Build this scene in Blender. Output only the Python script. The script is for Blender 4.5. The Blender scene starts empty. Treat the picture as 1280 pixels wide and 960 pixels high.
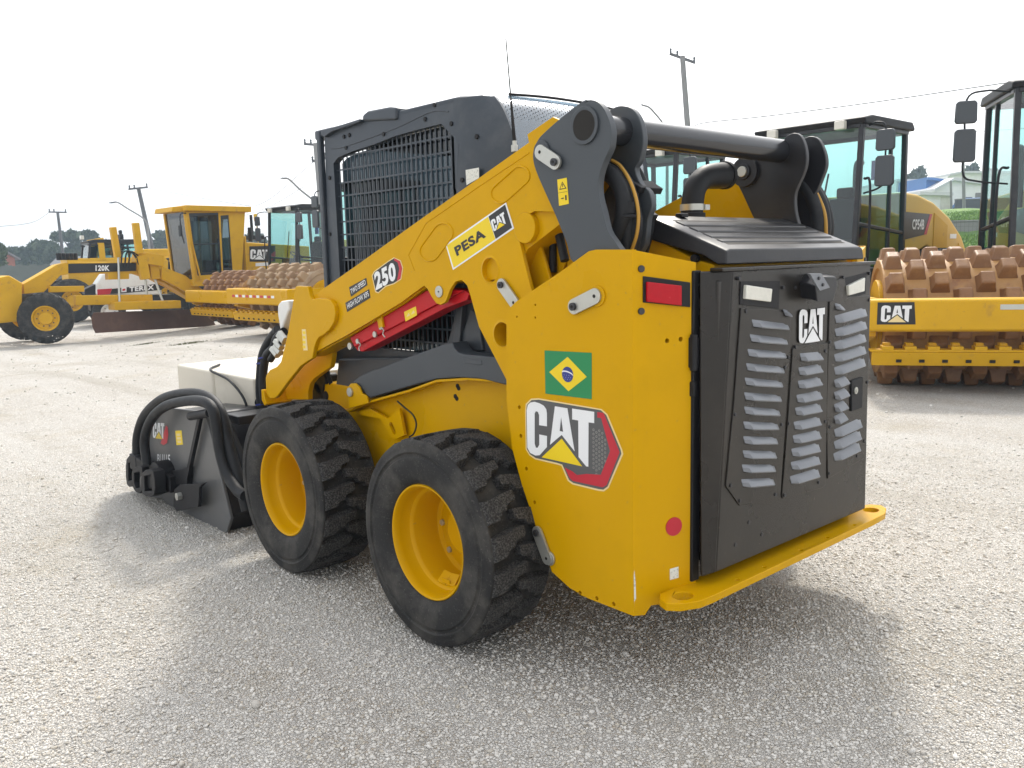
import bpy, bmesh, math, random
from mathutils import Vector, Matrix
from mathutils.geometry import tessellate_polygon
R = math.radians
random.seed(7)
sc = bpy.context.scene
col = sc.collection

# ---------------------------------------------------------------- camera
CP = Vector((-2.598013, 2.885542, 1.472503))
YAW, PITCH, ROLL, FPX = R(-42.373729), R(-8.221869), R(-1.352799), 1086.3788
FWD = Vector((math.cos(YAW) * math.cos(PITCH), math.sin(YAW) * math.cos(PITCH), math.sin(PITCH)))
_r = FWD.cross(Vector((0, 0, 1))).normalized(); _u = _r.cross(FWD)
RT = _r * math.cos(ROLL) + _u * math.sin(ROLL)
UP = -_r * math.sin(ROLL) + _u * math.cos(ROLL)
cd = bpy.data.cameras.new('camera'); cam = bpy.data.objects.new('camera', cd); col.objects.link(cam)
cam.matrix_world = Matrix(((RT.x, UP.x, -FWD.x, CP.x), (RT.y, UP.y, -FWD.y, CP.y), (RT.z, UP.z, -FWD.z, CP.z), (0, 0, 0, 1)))
cd.sensor_width = 36; cd.lens = FPX / 1280 * 36; cd.clip_end = 3000; cd.clip_start = .05
sc.camera = cam

# ---------------------------------------------------------------- light
SUN_EL, SUN_AZ = R(47), R(-55)          # direction towards the sun, angle from +X
SUN_S, SKY_S, EXPO = 1.6, 0.11, 1.06
w = bpy.data.worlds.new("World"); sc.world = w; w.use_nodes = True
nt = w.node_tree; bg = nt.nodes['Background']
sky = nt.nodes.new('ShaderNodeTexSky'); sky.sky_type = 'NISHITA'; sky.sun_disc = False
sky.sun_elevation = SUN_EL; sky.sun_rotation = R(90) - SUN_AZ
sky.air_density = 1.0; sky.dust_density = 6.0; sky.ozone_density = 1.0
hs = nt.nodes.new('ShaderNodeHueSaturation'); hs.inputs['Saturation'].default_value = .22
mx = nt.nodes.new('ShaderNodeMix'); mx.data_type = 'RGBA'; mx.inputs[0].default_value = .5
mx.inputs[7].default_value = (8.6, 8.8, 9.1, 1)           # thin high overcast
nt.links.new(sky.outputs[0], hs.inputs['Color']); nt.links.new(hs.outputs[0], mx.inputs[6])
nt.links.new(mx.outputs[2], bg.inputs['Color']); bg.inputs['Strength'].default_value = SKY_S
sl = bpy.data.lights.new('sun', 'SUN'); sl.energy = SUN_S; sl.angle = R(7.5); sl.color = (1, .93, .82)
so = bpy.data.objects.new('sun', sl); col.objects.link(so)
sd = Vector((math.cos(SUN_EL) * math.cos(SUN_AZ), math.cos(SUN_EL) * math.sin(SUN_AZ), math.sin(SUN_EL)))
so.rotation_euler = sd.to_track_quat('Z', 'Y').to_euler(); so.location = (0, 0, 30)
vs = sc.view_settings; vs.view_transform = 'Standard'; vs.look = 'None'; vs.exposure = EXPO; vs.gamma = 1; vs.use_curve_mapping = False
sc.cycles.max_bounces = 8; sc.cycles.transparent_max_bounces = 24; sc.cycles.use_denoising = True
sc.cycles.caustics_reflective = False; sc.cycles.caustics_refractive = False

# ---------------------------------------------------------------- measuring helpers
def ray(px, py): return FWD * FPX + RT * (px - 640) - UP * (py - 480)
def onp(px, py, p, n):
    d = ray(px, py); p = Vector(p); n = Vector(n)
    return CP + d * ((p - CP).dot(n) / d.dot(n))
def onY(y, pts): return [(q.x, q.z) for q in (onp(a, b, (0, y, 0), (0, 1, 0)) for a, b in pts)]
def onX(x, pts): return [(q.y, q.z) for q in (onp(a, b, (x, 0, 0), (1, 0, 0)) for a, b in pts)]
def zm(ox, oy, s, pts): return [(ox + a / s, oy + b / s) for a, b in pts]
def far(px, py, dist):                     # point at a horizontal distance along a sight line
    d = ray(px, py); h = math.hypot(d.x, d.y); return CP + d * (dist / h)
def smooth_closed(pts, n=4):
    N = len(pts); out = []
    for i in range(N):
        p0, p1, p2, p3 = (Vector(pts[(i + k) % N]) for k in (-1, 0, 1, 2))
        for j in range(n):
            t = j / n
            out.append(tuple(.5 * ((2 * p1) + (p2 - p0) * t + (2 * p0 - 5 * p1 + 4 * p2 - p3) * t * t + (3 * p1 - p0 - 3 * p2 + p3) * t ** 3)))
    return out
def smooth_open(pts, n=6):
    P = [Vector(p) for p in pts]; P = [2 * P[0] - P[1]] + P + [2 * P[-1] - P[-2]]; out = []
    for i in range(1, len(P) - 2):
        p0, p1, p2, p3 = P[i - 1:i + 3]
        for j in range(n):
            t = j / n
            out.append(.5 * ((2 * p1) + (p2 - p0) * t + (2 * p0 - 5 * p1 + 4 * p2 - p3) * t * t + (3 * p1 - p0 - 3 * p2 + p3) * t ** 3))
    out.append(P[-2]); return out
def circ(cx, cy, r, n=24, a0=0, a1=2 * math.pi): return [(cx + r * math.cos(a0 + (a1 - a0) * i / n), cy + r * math.sin(a0 + (a1 - a0) * i / n)) for i in range(n if abs(a1 - a0) > 6.28 else n + 1)]
def stadium(p, q, r, n=10):
    p, q = Vector(p), Vector(q); a = math.atan2(q.y - p.y, q.x - p.x)
    return circ(q.x, q.y, r, n, a - math.pi / 2, a + math.pi / 2) + circ(p.x, p.y, r, n, a + math.pi / 2, a + 3 * math.pi / 2)

# ---------------------------------------------------------------- mesh builder
SPLIT = {'arm_tube', 'cab_bolt', 'drum_end', 'bar_slot', 'scraper_tooth', 'hitch_clip', 'frame_bolt', 'door_screw', 'brace_pin', 'screw_hole', 'body_rib', 'cap_screw', 'hose_fitting', 'hose_coupling', 'cable_tie', 'axle', 'grab_rail', 'hood_slot', 'hood_rib', 'armrest', 'lift_cylinder', 'cylinder_rod', 'exhaust_stack', 'hydraulic_fitting', 'hose_clip', 'arm_gusset', 'screw', 'pressed_bead', 'door_frame', 'front_post', 'hood_grille', 'brace_strap'}
class MB:
    def __init__(s): s.v = []; s.f = []; s.mi = []
    def add(s, vs, fs, m=0):
        b = len(s.v); s.v += [tuple(x) for x in vs]; s.f += [tuple(b + i for i in f) for f in fs]; s.mi += [m] * len(fs); return s
    def box(s, c, d, rot=None, m=0):
        c = Vector(c); h = Vector(d) / 2; M = rot or Matrix.Identity(3)
        vs = [c + M @ Vector((x * h.x, y * h.y, z * h.z)) for x in (-1, 1) for y in (-1, 1) for z in (-1, 1)]
        return s.add(vs, [(0, 1, 3, 2), (4, 6, 7, 5), (0, 4, 5, 1), (2, 3, 7, 6), (0, 2, 6, 4), (1, 5, 7, 3)], m)
    def hexa(s, a, b, m=0):                # two quads with matching corners
        return s.add(list(a) + list(b), [(3, 2, 1, 0), (4, 5, 6, 7)] + [(i, (i + 1) % 4, 4 + (i + 1) % 4, 4 + i) for i in range(4)], m)
    def bar(s, p, q, w, t, up=(0, 0, 1), m=0):
        p, q = Vector(p), Vector(q); d = (q - p).normalized(); u = Vector(up); r = d.cross(u)
        if r.length < 1e-4: r = d.cross(Vector((0, 1, 0)))
        r.normalize(); u = r.cross(d)
        k = [(-w / 2, -t / 2), (w / 2, -t / 2), (w / 2, t / 2), (-w / 2, t / 2)]
        return s.hexa([p + r * a + u * b for a, b in k], [q + r * a + u * b for a, b in k], m)
    def ring(s, rings, closed=False, caps=True, m=0):
        n = len(rings[0]); vs = [p for r in rings for p in r]; fs = []
        K = len(rings)
        for k in range(K if closed else K - 1):
            a, b = k * n, ((k + 1) % K) * n
            fs += [(a + i, a + (i + 1) % n, b + (i + 1) % n, b + i) for i in range(n)]
        if caps and not closed: fs += [tuple(range(n))[::-1], tuple((K - 1) * n + i for i in range(n))]
        return s.add(vs, fs, m)
    def cyl(s, p, q, r0, r1=None, n=20, m=0):
        r1 = r0 if r1 is None else r1; p, q = Vector(p), Vector(q); d = (q - p).normalized()
        a = d.orthogonal().normalized(); b = d.cross(a)
        return s.ring([[c + (a * math.cos(t) + b * math.sin(t)) * r for t in (2 * math.pi * i / n for i in range(n))] for c, r in ((p, r0), (q, r1))], m=m)
    def tube(s, pts, r, n=10, sub=6, m=0):
        P = smooth_open(pts, sub) if sub > 1 else [Vector(p) for p in pts]; rings = []; a = None
        for i, c in enumerate(P):
            d = (P[min(i + 1, len(P) - 1)] - P[max(i - 1, 0)]).normalized()
            a = d.orthogonal() if a is None else a - d * a.dot(d)
            a.normalize(); b = d.cross(a); rr = r if not callable(r) else r(i / (len(P) - 1))
            rings.append([c + (a * math.cos(t) + b * math.sin(t)) * rr for t in (2 * math.pi * k / n for k in range(n))])
        return s.ring(rings, m=m)
    def lathe(s, prof, o, ax, n=48, closed=False, m=0, caps=True):     # prof: (radius, distance along axis)
        o, ax = Vector(o), Vector(ax).normalized(); a = ax.orthogonal().normalized(); b = ax.cross(a)
        rings = [[o + ax * h + (a * math.cos(t) + b * math.sin(t)) * r for t in (2 * math.pi * i / n for i in range(n))] for r, h in prof]
        return s.ring(rings, closed=closed, caps=caps and not closed, m=m)
    def prism(s, pts, f0, f1, holes=(), m=0):               # f0, f1 map (a, b) to 3D
        loops = [list(pts)] + [list(h) for h in holes]
        flat = [p for l in loops for p in l]; N = len(flat)
        if holes: tris = [tuple(t) for t in tessellate_polygon([[Vector((a, b, 0)) for a, b in l] for l in loops])]
        else: tris = [tuple(range(N))]
        vs = [f0(a, b) for a, b in flat] + [f1(a, b) for a, b in flat]
        fs = [t[::-1] for t in tris] + [tuple(N + i for i in t) for t in tris]; o = 0
        for l in loops:
            n = len(l); fs += [(o + i, o + (i + 1) % n, N + o + (i + 1) % n, N + o + i) for i in range(n)]; o += n
        return s.add(vs, fs, m)
    def prY(s, pts, y0, y1, holes=(), m=0): return s.prism(pts, lambda a, b: (a, y0, b), lambda a, b: (a, y1, b), holes, m)
    def prX(s, pts, x0, x1, holes=(), m=0): return s.prism(pts, lambda a, b: (x0, a, b), lambda a, b: (x1, a, b), holes, m)
    def prZ(s, pts, z0, z1, holes=(), m=0): return s.prism(pts, lambda a, b: (a, b, z0), lambda a, b: (a, b, z1), holes, m)
    def frame(s, o, ex, ey, pts, t0, t1, holes=(), m=0):    # polygon in a plane with axes ex, ey, offsets along the normal
        o, ex, ey = Vector(o), Vector(ex), Vector(ey); n = ex.cross(ey).normalized()
        return s.prism(pts, lambda a, b: o + ex * a + ey * b + n * t0, lambda a, b: o + ex * a + ey * b + n * t1, holes, m)
    def islands(s):
        par = list(range(len(s.v)))
        def find(i):
            while par[i] != i: par[i] = par[par[i]]; i = par[i]
            return i
        for f in s.f:
            for i in f[1:]: par[find(i)] = find(f[0])
        grp = {}
        for k, f in enumerate(s.f): grp.setdefault(find(f[0]), []).append(k)
        G = []
        for fs in grp.values():
            vs = [s.v[i] for k in fs for i in s.f[k]]; lo = [min(c) - .004 for c in zip(*vs)]; hi = [max(c) + .004 for c in zip(*vs)]
            for g in [g for g in G if all(g[1][a] <= hi[a] and lo[a] <= g[2][a] for a in range(3))]:
                G.remove(g); fs = fs + g[0]; lo = [min(a, b_) for a, b_ in zip(lo, g[1])]; hi = [max(a, b_) for a, b_ in zip(hi, g[2])]
            G.append((fs, lo, hi))
        return [g[0] for g in G]
    def build(s, name, mat, parent=None, bevel=0, ang=38, mirror=False, seg=2):
        if name in SPLIT and not getattr(s, 'piece', False):
            isl = s.islands()
            if len(isl) > 1:
                for fs in isl:
                    p = MB(); p.piece = True; mp = {}
                    for k in fs:
                        p.f.append(tuple(mp.setdefault(i, len(mp)) for i in s.f[k])); p.mi.append(s.mi[k])
                    p.v = [s.v[i] for i in mp]; o = p.build(name, mat, parent, bevel, ang, mirror, seg)
                return o
        me = bpy.data.meshes.new(name)
        V = [(x, -y, z) for x, y, z in s.v] if mirror else s.v
        me.from_pydata(V, [], s.f); me.validate()
        for mm in (mat if isinstance(mat, (list, tuple)) else [mat]): me.materials.append(mm)
        if len(me.polygons) == len(s.mi): me.polygons.foreach_set('material_index', s.mi)
        bm = bmesh.new(); bm.from_mesh(me); bmesh.ops.recalc_face_normals(bm, faces=bm.faces); bm.to_mesh(me); bm.free()
        me.polygons.foreach_set('use_smooth', [True] * len(me.polygons)); me.set_sharp_from_angle(angle=R(ang))
        o = bpy.data.objects.new(name, me); col.objects.link(o)
        if parent: o.parent = parent
        if bevel:
            b = o.modifiers.new('bevel', 'BEVEL'); b.width = bevel; b.segments = seg; b.limit_method = 'ANGLE'; b.angle_limit = R(40); b.harden_normals = True
        return o
def tag(o, label=None, cat=None, group=None, kind=None):
    if label: o['label'] = label
    if cat: o['category'] = cat
    if group: o['group'] = group
    if kind: o['kind'] = kind
    return o
def thing(name, label, cat, loc=(0, 0, 0), rz=0, group=None):
    o = bpy.data.objects.new(name, None); col.objects.link(o); o.location = loc; o.rotation_euler = (0, 0, rz); o.empty_display_size = .2
    return tag(o, label, cat, group)
def copy_tree(o, parent=None):
    c = o.copy(); col.objects.link(c)
    if parent: c.parent = parent
    for ch in [x for x in bpy.data.objects if x.parent == o]: copy_tree(ch, c)
    return c

# ---------------------------------------------------------------- materials
def mat(name, colr, rough=.5, metal=0, var=.12, vscale=6, bump=0, bscale=80, coat=0, dirt=None, dscale=3, dlo=.5, dhi=.75, spec=.5, emit=None, speck=None, sscale=70, slo=.66, shi=.72, samt=.6):
    m = bpy.data.materials.new(name); m.use_nodes = True; t = m.node_tree; L = t.links.new
    b = t.nodes['Principled BSDF']; b.inputs['Roughness'].default_value = rough; b.inputs['Metallic'].default_value = metal
    b.inputs['Specular IOR Level'].default_value = spec; b.inputs['Coat Weight'].default_value = coat; b.inputs['Coat Roughness'].default_value = .08
    tc = t.nodes.new('ShaderNodeTexCoord')
    n = t.nodes.new('ShaderNodeTexNoise'); n.inputs['Scale'].default_value = vscale; n.inputs['Detail'].default_value = 5
    L(tc.outputs['Object'], n.inputs['Vector'])
    mr = t.nodes.new('ShaderNodeMapRange'); mr.inputs[3].default_value = 1 - var; mr.inputs[4].default_value = 1 + var; L(n.outputs[0], mr.inputs[0])
    mu = t.nodes.new('ShaderNodeMix'); mu.data_type = 'RGBA'; mu.blend_type = 'MULTIPLY'; mu.inputs[0].default_value = 1
    mu.inputs[6].default_value = (*colr, 1); L(mr.outputs[0], mu.inputs[7]); out = mu.outputs[2]
    if dirt:
        n2 = t.nodes.new('ShaderNodeTexNoise'); n2.inputs['Scale'].default_value = dscale; n2.inputs['Detail'].default_value = 8; n2.inputs['Roughness'].default_value = .65
        L(tc.outputs['Object'], n2.inputs['Vector'])
        r2 = t.nodes.new('ShaderNodeMapRange'); r2.inputs[1].default_value = dlo; r2.inputs[2].default_value = dhi; L(n2.outputs[0], r2.inputs[0])
        m2 = t.nodes.new('ShaderNodeMix'); m2.data_type = 'RGBA'; L(r2.outputs[0], m2.inputs[0]); L(out, m2.inputs[6]); m2.inputs[7].default_value = (*dirt, 1); out = m2.outputs[2]
    if speck:
        n4 = t.nodes.new('ShaderNodeTexNoise'); n4.inputs['Scale'].default_value = sscale; n4.inputs['Detail'].default_value = 3; L(tc.outputs['Object'], n4.inputs['Vector'])
        r4 = t.nodes.new('ShaderNodeMapRange'); r4.inputs[1].default_value = slo; r4.inputs[2].default_value = shi; r4.inputs[4].default_value = samt; L(n4.outputs[0], r4.inputs[0])
        m4 = t.nodes.new('ShaderNodeMix'); m4.data_type = 'RGBA'; L(r4.outputs[0], m4.inputs[0]); L(out, m4.inputs[6]); m4.inputs[7].default_value = (*speck, 1); out = m4.outputs[2]
    L(out, b.inputs['Base Color'])
    rr = t.nodes.new('ShaderNodeMapRange'); rr.inputs[3].default_value = max(.03, rough - .08); rr.inputs[4].default_value = min(1, rough + .1); L(n.outputs[0], rr.inputs[0]); L(rr.outputs[0], b.inputs['Roughness'])
    if bump:
        n3 = t.nodes.new('ShaderNodeTexNoise'); n3.inputs['Scale'].default_value = bscale; n3.inputs['Detail'].default_value = 4; L(tc.outputs['Object'], n3.inputs['Vector'])
        bu = t.nodes.new('ShaderNodeBump'); bu.inputs['Strength'].default_value = bump; bu.inputs['Distance'].default_value = .01; L(n3.outputs[0], bu.inputs['Height']); L(bu.outputs[0], b.inputs['Normal'])
    if emit: b.inputs['Emission Color'].default_value = (*emit, 1); b.inputs['Emission Strength'].default_value = 1
    return m
def glass(name, tint, refl=.12, rough=.02):
    m = bpy.data.materials.new(name); m.use_nodes = True; t = m.node_tree; t.nodes.clear(); L = t.links.new
    o = t.nodes.new('ShaderNodeOutputMaterial'); tr = t.nodes.new('ShaderNodeBsdfTransparent'); tr.inputs[0].default_value = (*tint, 1)
    g = t.nodes.new('ShaderNodeBsdfGlossy'); g.inputs['Roughness'].default_value = rough; g.inputs['Color'].default_value = (.95, .95, .95, 1)
    lw = t.nodes.new('ShaderNodeLayerWeight'); lw.inputs[0].default_value = .5
    pw = t.nodes.new('ShaderNodeMath'); pw.operation = 'POWER'; pw.inputs[1].default_value = 4; L(lw.outputs['Facing'], pw.inputs[0])
    ad = t.nodes.new('ShaderNodeMath'); ad.operation = 'MULTIPLY_ADD'; ad.inputs[1].default_value = .7; ad.inputs[2].default_value = .03 + refl * .3; L(pw.outputs[0], ad.inputs[0])
    mx = t.nodes.new('ShaderNodeMixShader'); L(ad.outputs[0], mx.inputs[0]); L(tr.outputs[0], mx.inputs[1]); L(g.outputs[0], mx.inputs[2]); L(mx.outputs[0], o.inputs[0])
    return m
M = {}
M['yellow'] = mat('yellow_paint', (.60, .325, .0), .29, var=.06, vscale=2.5, bump=.02, bscale=14, spec=.12, dirt=(.52, .29, .0), dscale=2.6, dlo=.5, dhi=.85, speck=(.36, .24, .07), sscale=46, slo=.69, shi=.76, samt=.4)
M['yellow_old'] = mat('weathered_yellow_paint', (.60, .34, .012), .48, spec=.2, var=.15, vscale=3, bump=.06, bscale=30, dirt=(.30, .17, .06), dscale=4, dlo=.58, dhi=.8, speck=(.20, .12, .05), sscale=48, slo=.66, shi=.74, samt=.35)
M['yellow_pale'] = mat('pale_yellow_paint', (.66, .42, .07), .45, spec=.25, var=.06, vscale=2, dirt=(.5, .36, .16), dscale=3, dlo=.6, dhi=.85)
M['grey'] = mat('dark_grey_paint', (.047, .055, .064), .42, var=.08, vscale=3, bump=.03, bscale=40, dirt=(.10, .10, .10), dscale=3, dlo=.6, dhi=.95)
M['cab'] = mat('cab_grey_paint', (.030, .040, .054), .40, var=.06, vscale=3, bump=.03, bscale=60, dirt=(.12, .125, .13), dscale=2, dlo=.5, dhi=.9)
M['black'] = mat('black_paint', (.016, .016, .019), .36, spec=.4, var=.1, vscale=4, bump=.03, bscale=50, dirt=(.055, .05, .045), dscale=2.5, dlo=.5, dhi=.9)
M['door'] = mat('brown_black_paint', (.014, .0115, .0095), .27, spec=.45, var=.08, vscale=3, bump=.02, bscale=50, dirt=(.045, .036, .028), dscale=1.6, dlo=.5, dhi=.9, speck=(.16, .13, .10), sscale=55, slo=.70, shi=.76, samt=.3)
M['louver'] = mat('louver_sky_sheen', (.185, .195, .215), .33, var=.06, vscale=8, dirt=(.09, .09, .09), dscale=6, dlo=.55, dhi=.9)  # sky reflection put into the base colour, paler and bluer than the door
M['gloss'] = mat('gloss_black_paint', (.022, .023, .027), .2, var=.06, vscale=4, spec=.6, dirt=(.05, .05, .05), dscale=5, dlo=.6, dhi=.9)
M['plastic'] = mat('black_plastic', (.012, .012, .014), .55, spec=.3, var=.15, bump=.05, bscale=120)
M['rubber'] = mat('tyre_rubber', (.020, .020, .020), .72, var=.2, vscale=9, bump=.12, bscale=60, dirt=(.095, .088, .078), dscale=6, dlo=.45, dhi=.8, spec=.3, speck=(.14, .13, .115), sscale=110, slo=.62, shi=.72, samt=.45)
M['tread'] = mat('tread_rubber', (.020, .020, .021), .78, var=.3, vscale=40, bump=.5, bscale=140, dirt=(.125, .12, .112), dscale=150, dlo=.44, dhi=.72, spec=.3)
M['hose'] = mat('hose_rubber', (.013, .014, .016), .55, var=.25, vscale=20, bump=.15, bscale=150, dirt=(.04, .04, .04), dscale=8, dlo=.55, dhi=.85, spec=.3)
M['steel'] = mat('zinc_steel', (.50, .50, .46), .38, metal=.75, var=.12, vscale=12, bump=.04, bscale=90, dirt=(.35, .30, .2), dscale=9, dlo=.62, dhi=.85)
M['bolt'] = mat('dark_bolt', (.06, .06, .065), .4, metal=.6, var=.2, vscale=40)
M['red'] = mat('red_paint', (.48, .006, .012), .34, var=.06, spec=.25, dirt=(.4, .05, .04), dscale=5, dlo=.6, dhi=.9)
M['lens_red'] = mat('red_lens', (.44, .004, .014), .22, var=.12, vscale=60, spec=.3)
M['lens'] = mat('lamp_lens', (.66, .65, .58), .2, var=.1, vscale=60, coat=.5)
M['white'] = mat('white_decal', (.78, .79, .80), .4, var=.03)
M['dwhite'] = mat('white_paint', (.72, .72, .70), .45, var=.05, dirt=(.5, .47, .42), dscale=3, dlo=.55, dhi=.85)
M['tank'] = mat('tank_plastic', (.66, .61, .51), .5, var=.06, vscale=3, dirt=(.5, .45, .36), dscale=3, dlo=.5, dhi=.9)
M['dblack'] = mat('black_decal', (.014, .014, .016), .38, var=.05)
M['dgrey'] = mat('grey_decal', (.085, .085, .088), .38, var=.05)
M['hosestripe'] = mat('hose_stripe', (.45, .24, .03), .5)
M['dred'] = mat('red_decal', (.48, .012, .03), .38, var=.06)
M['dyellow'] = mat('yellow_decal', (.80, .58, .0), .38, var=.04)
M['dcream'] = mat('cream_decal', (.78, .62, .30), .4, var=.04)
M['green'] = mat('flag_green', (.006, .22, .07), .4, var=.04)
M['blue'] = mat('flag_blue', (.02, .035, .22), .4, var=.05)
M['label'] = mat('paper_label', (.70, .72, .68), .6, var=.06, dirt=(.4, .42, .4), dscale=120, dlo=.55, dhi=.6)
M['hole'] = mat('hole_dark', (.012, .010, .008), .8)
M['pad'] = mat('worn_pad', (.21, .10, .038), .5, var=.25, vscale=6, bump=.25, bscale=22, dirt=(.30, .16, .06), dscale=5, dlo=.5, dhi=.75)
M['pad_pale'] = mat('dusty_pad', (.30, .20, .11), .7, var=.2, vscale=6, bump=.25, bscale=22, dirt=(.22, .12, .06), dscale=4, dlo=.5, dhi=.75)
M['rust'] = mat('rusty_drum', (.40, .215, .07), .5, var=.25, vscale=4, bump=.3, bscale=18, dirt=(.23, .10, .05), dscale=3.5, dlo=.5, dhi=.7)
M['rust_pale'] = mat('dusty_drum', (.34, .25, .16), .75, var=.2, vscale=4, bump=.35, bscale=18, dirt=(.20, .10, .06), dscale=2.5, dlo=.5, dhi=.7)
M['blade'] = mat('rusty_blade', (.095, .048, .034), .6, var=.2, vscale=3, dirt=(.15, .085, .055), dscale=2, dlo=.5, dhi=.75)
M['concrete'] = mat('pole_concrete', (.20, .20, .20), .85, var=.15, vscale=3)
M['darkwood'] = mat('pole_timber', (.085, .085, .09), .85, var=.2, vscale=3)
M['cable'] = mat('cable', (.05, .05, .055), .6)
M['glass'] = glass('cab_glass', (.56, .78, .76))
M['glass_dark'] = glass('tinted_glass', (.13, .165, .185))
M['glass_rear'] = glass('rear_window_glass', (.62, .72, .80), refl=.5)
# ---------------------------------------------------------------- ground
def gravel_mat():
    m = bpy.data.materials.new('crushed_stone'); m.use_nodes = True; t = m.node_tree; L = t.links.new; N = t.nodes.new
    b = t.nodes['Principled BSDF']; b.inputs['Roughness'].default_value = .85; b.inputs['Specular IOR Level'].default_value = .25
    tc = N('ShaderNodeTexCoord')
    def noise(sc_, det=4, ro=.55):
        n = N('ShaderNodeTexNoise'); n.inputs['Scale'].default_value = sc_; n.inputs['Detail'].default_value = det; n.inputs['Roughness'].default_value = ro; L(tc.outputs['Object'], n.inputs['Vector']); return n.outputs[0]
    def mrange(i, a, b_, c, d):
        r = N('ShaderNodeMapRange'); r.inputs[1].default_value = a; r.inputs[2].default_value = b_; r.inputs[3].default_value = c; r.inputs[4].default_value = d; L(i, r.inputs[0]); return r.outputs[0]
    def mixc(f, a, c, blend='MIX'):
        x = N('ShaderNodeMix'); x.data_type = 'RGBA'; x.blend_type = blend
        if isinstance(f, float): x.inputs[0].default_value = f
        else: L(f, x.inputs[0])
        for k, q in ((6, a), (7, c)):
            if isinstance(q, tuple): x.inputs[k].default_value = (*q, 1)
            else: L(q, x.inputs[k])
        return x.outputs[2]
    def voro(sc_, feat='F1', rnd=1):
        v = N('ShaderNodeTexVoronoi'); v.feature = feat; v.inputs['Scale'].default_value = sc_; v.inputs['Randomness'].default_value = rnd
        L(tc.outputs['Object'], v.inputs['Vector']); return v
    v1 = voro(88); e1 = voro(88, 'DISTANCE_TO_EDGE'); v2 = voro(170)
    c = mixc(v1.outputs['Color'], (.59, .56, .515), (.81, .78, .73))
    sep = N('ShaderNodeSeparateColor'); L(v1.outputs['Color'], sep.inputs[0])
    c = mixc(mrange(sep.outputs[0], 0, 1, 0, 1), (.55, .52, .475), (.79, .76, .71))
    c = mixc(mrange(sep.outputs[1], .86, .9, 0, .7), c, (.52, .44, .34))
    patch = noise(.55, 6, .6)
    c = mixc(mrange(patch, .42, .70, 0, .5), c, (.78, .76, .72))            # fine pale dust
    c = mixc(mrange(noise(1.7, 7, .65), .57, .75, 0, .55), c, (.45, .40, .31))  # earthy stains
    c = mixc(mrange(noise(4.5, 6, .7), .64, .73, 0, .6), c, (.16, .135, .105))
    c = mixc(mrange(noise(13, 5, .75), .60, .70, 0, .5), c, (.24, .21, .17))     # dark chips that still read at a distance
    c = mixc(mrange(noise(.9, 4, .6), .56, .72, 0, .4), c, (.52, .44, .30))      # tan clay   # small dark damp spots
    mp = N('ShaderNodeMapping'); mp.inputs['Rotation'].default_value = (0, 0, R(38)); mp.inputs['Scale'].default_value = (.09, 1.5, 1); L(tc.outputs['Object'], mp.inputs[0])
    rn = N('ShaderNodeTexNoise'); rn.inputs['Scale'].default_value = 1.0; rn.inputs['Detail'].default_value = 5; L(mp.outputs[0], rn.inputs['Vector'])   # old wheel lanes
    c = mixc(mrange(rn.outputs[0], .52, .66, 0, .42), c, (.47, .43, .36))
    c = mixc(mrange(rn.outputs[0], .46, .34, 0, .4), c, (.80, .785, .75))
    gap = mrange(e1.outputs[0], 0, .10, 1, 0)
    c = mixc(mrange(gap, 0, 1, 0, .62), c, (.10, .09, .08))  # occlusion shade between the stones, put into the base colour
    L(c, b.inputs['Base Color'])
    def math_(op, a, c_):
        x = N('ShaderNodeMath'); x.operation = op
        for k, q in ((0, a), (1, c_)):
            if isinstance(q, (int, float)): x.inputs[k].default_value = q
            else: L(q, x.inputs[k])
        return x.outputs[0]
    h = math_('ADD', mrange(e1.outputs[0], 0, .35, 0, 1), math_('MULTIPLY', sep.outputs[2], .9))
    h = math_('ADD', h, math_('MULTIPLY', v2.outputs[0], .5))
    bu = N('ShaderNodeBump'); bu.inputs['Strength'].default_value = .9; bu.inputs['Distance'].default_value = .010; L(h, bu.inputs['Height'])
    b2 = N('ShaderNodeBump'); b2.inputs['Strength'].default_value = .5; b2.inputs['Distance'].default_value = .12; L(math_('ADD', noise(1.3, 5, .6), math_('MULTIPLY', rn.outputs[0], .8)), b2.inputs['Height']); L(b2.outputs[0], bu.inputs['Normal'])
    L(bu.outputs[0], b.inputs['Normal'])
    return m
M['gravel'] = gravel_mat()
# the yard, one sheet to the horizon; it falls away a little to the far left
RH, FH = Vector((RT.x, RT.y, 0)).normalized(), Vector((FWD.x, FWD.y, 0)).normalized()
def W(lat, dep, z=0): return Vector((CP.x, CP.y, 0)) + RH * lat + FH * dep + Vector((0, 0, z))
def gz(lat, dep):
    s = lambda a, b, t: (lambda u: u * u * (3 - 2 * u))(min(1, max(0, (t - a) / (b - a))))
    return -.44 * s(-4.6, -11, lat) * s(9, 17, dep)
ls = [-1500, -400, -120, -60, -40] + [-30 + i for i in range(41)] + [20, 40, 120, 400, 1500]
ds = [-600, -100, -20] + [i for i in range(-2, 41)] + [60, 120, 400, 1800]
g = MB(); nl = len(ls)
g.add([W(l, d, gz(l, d)) for d in ds for l in ls], [(j * nl + i, j * nl + i + 1, (j + 1) * nl + i + 1, (j + 1) * nl + i) for j in range(len(ds) - 1) for i in range(nl - 1)])
g = g.build('ground', M['gravel'], ang=80); tag(g, kind='structure')

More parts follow.
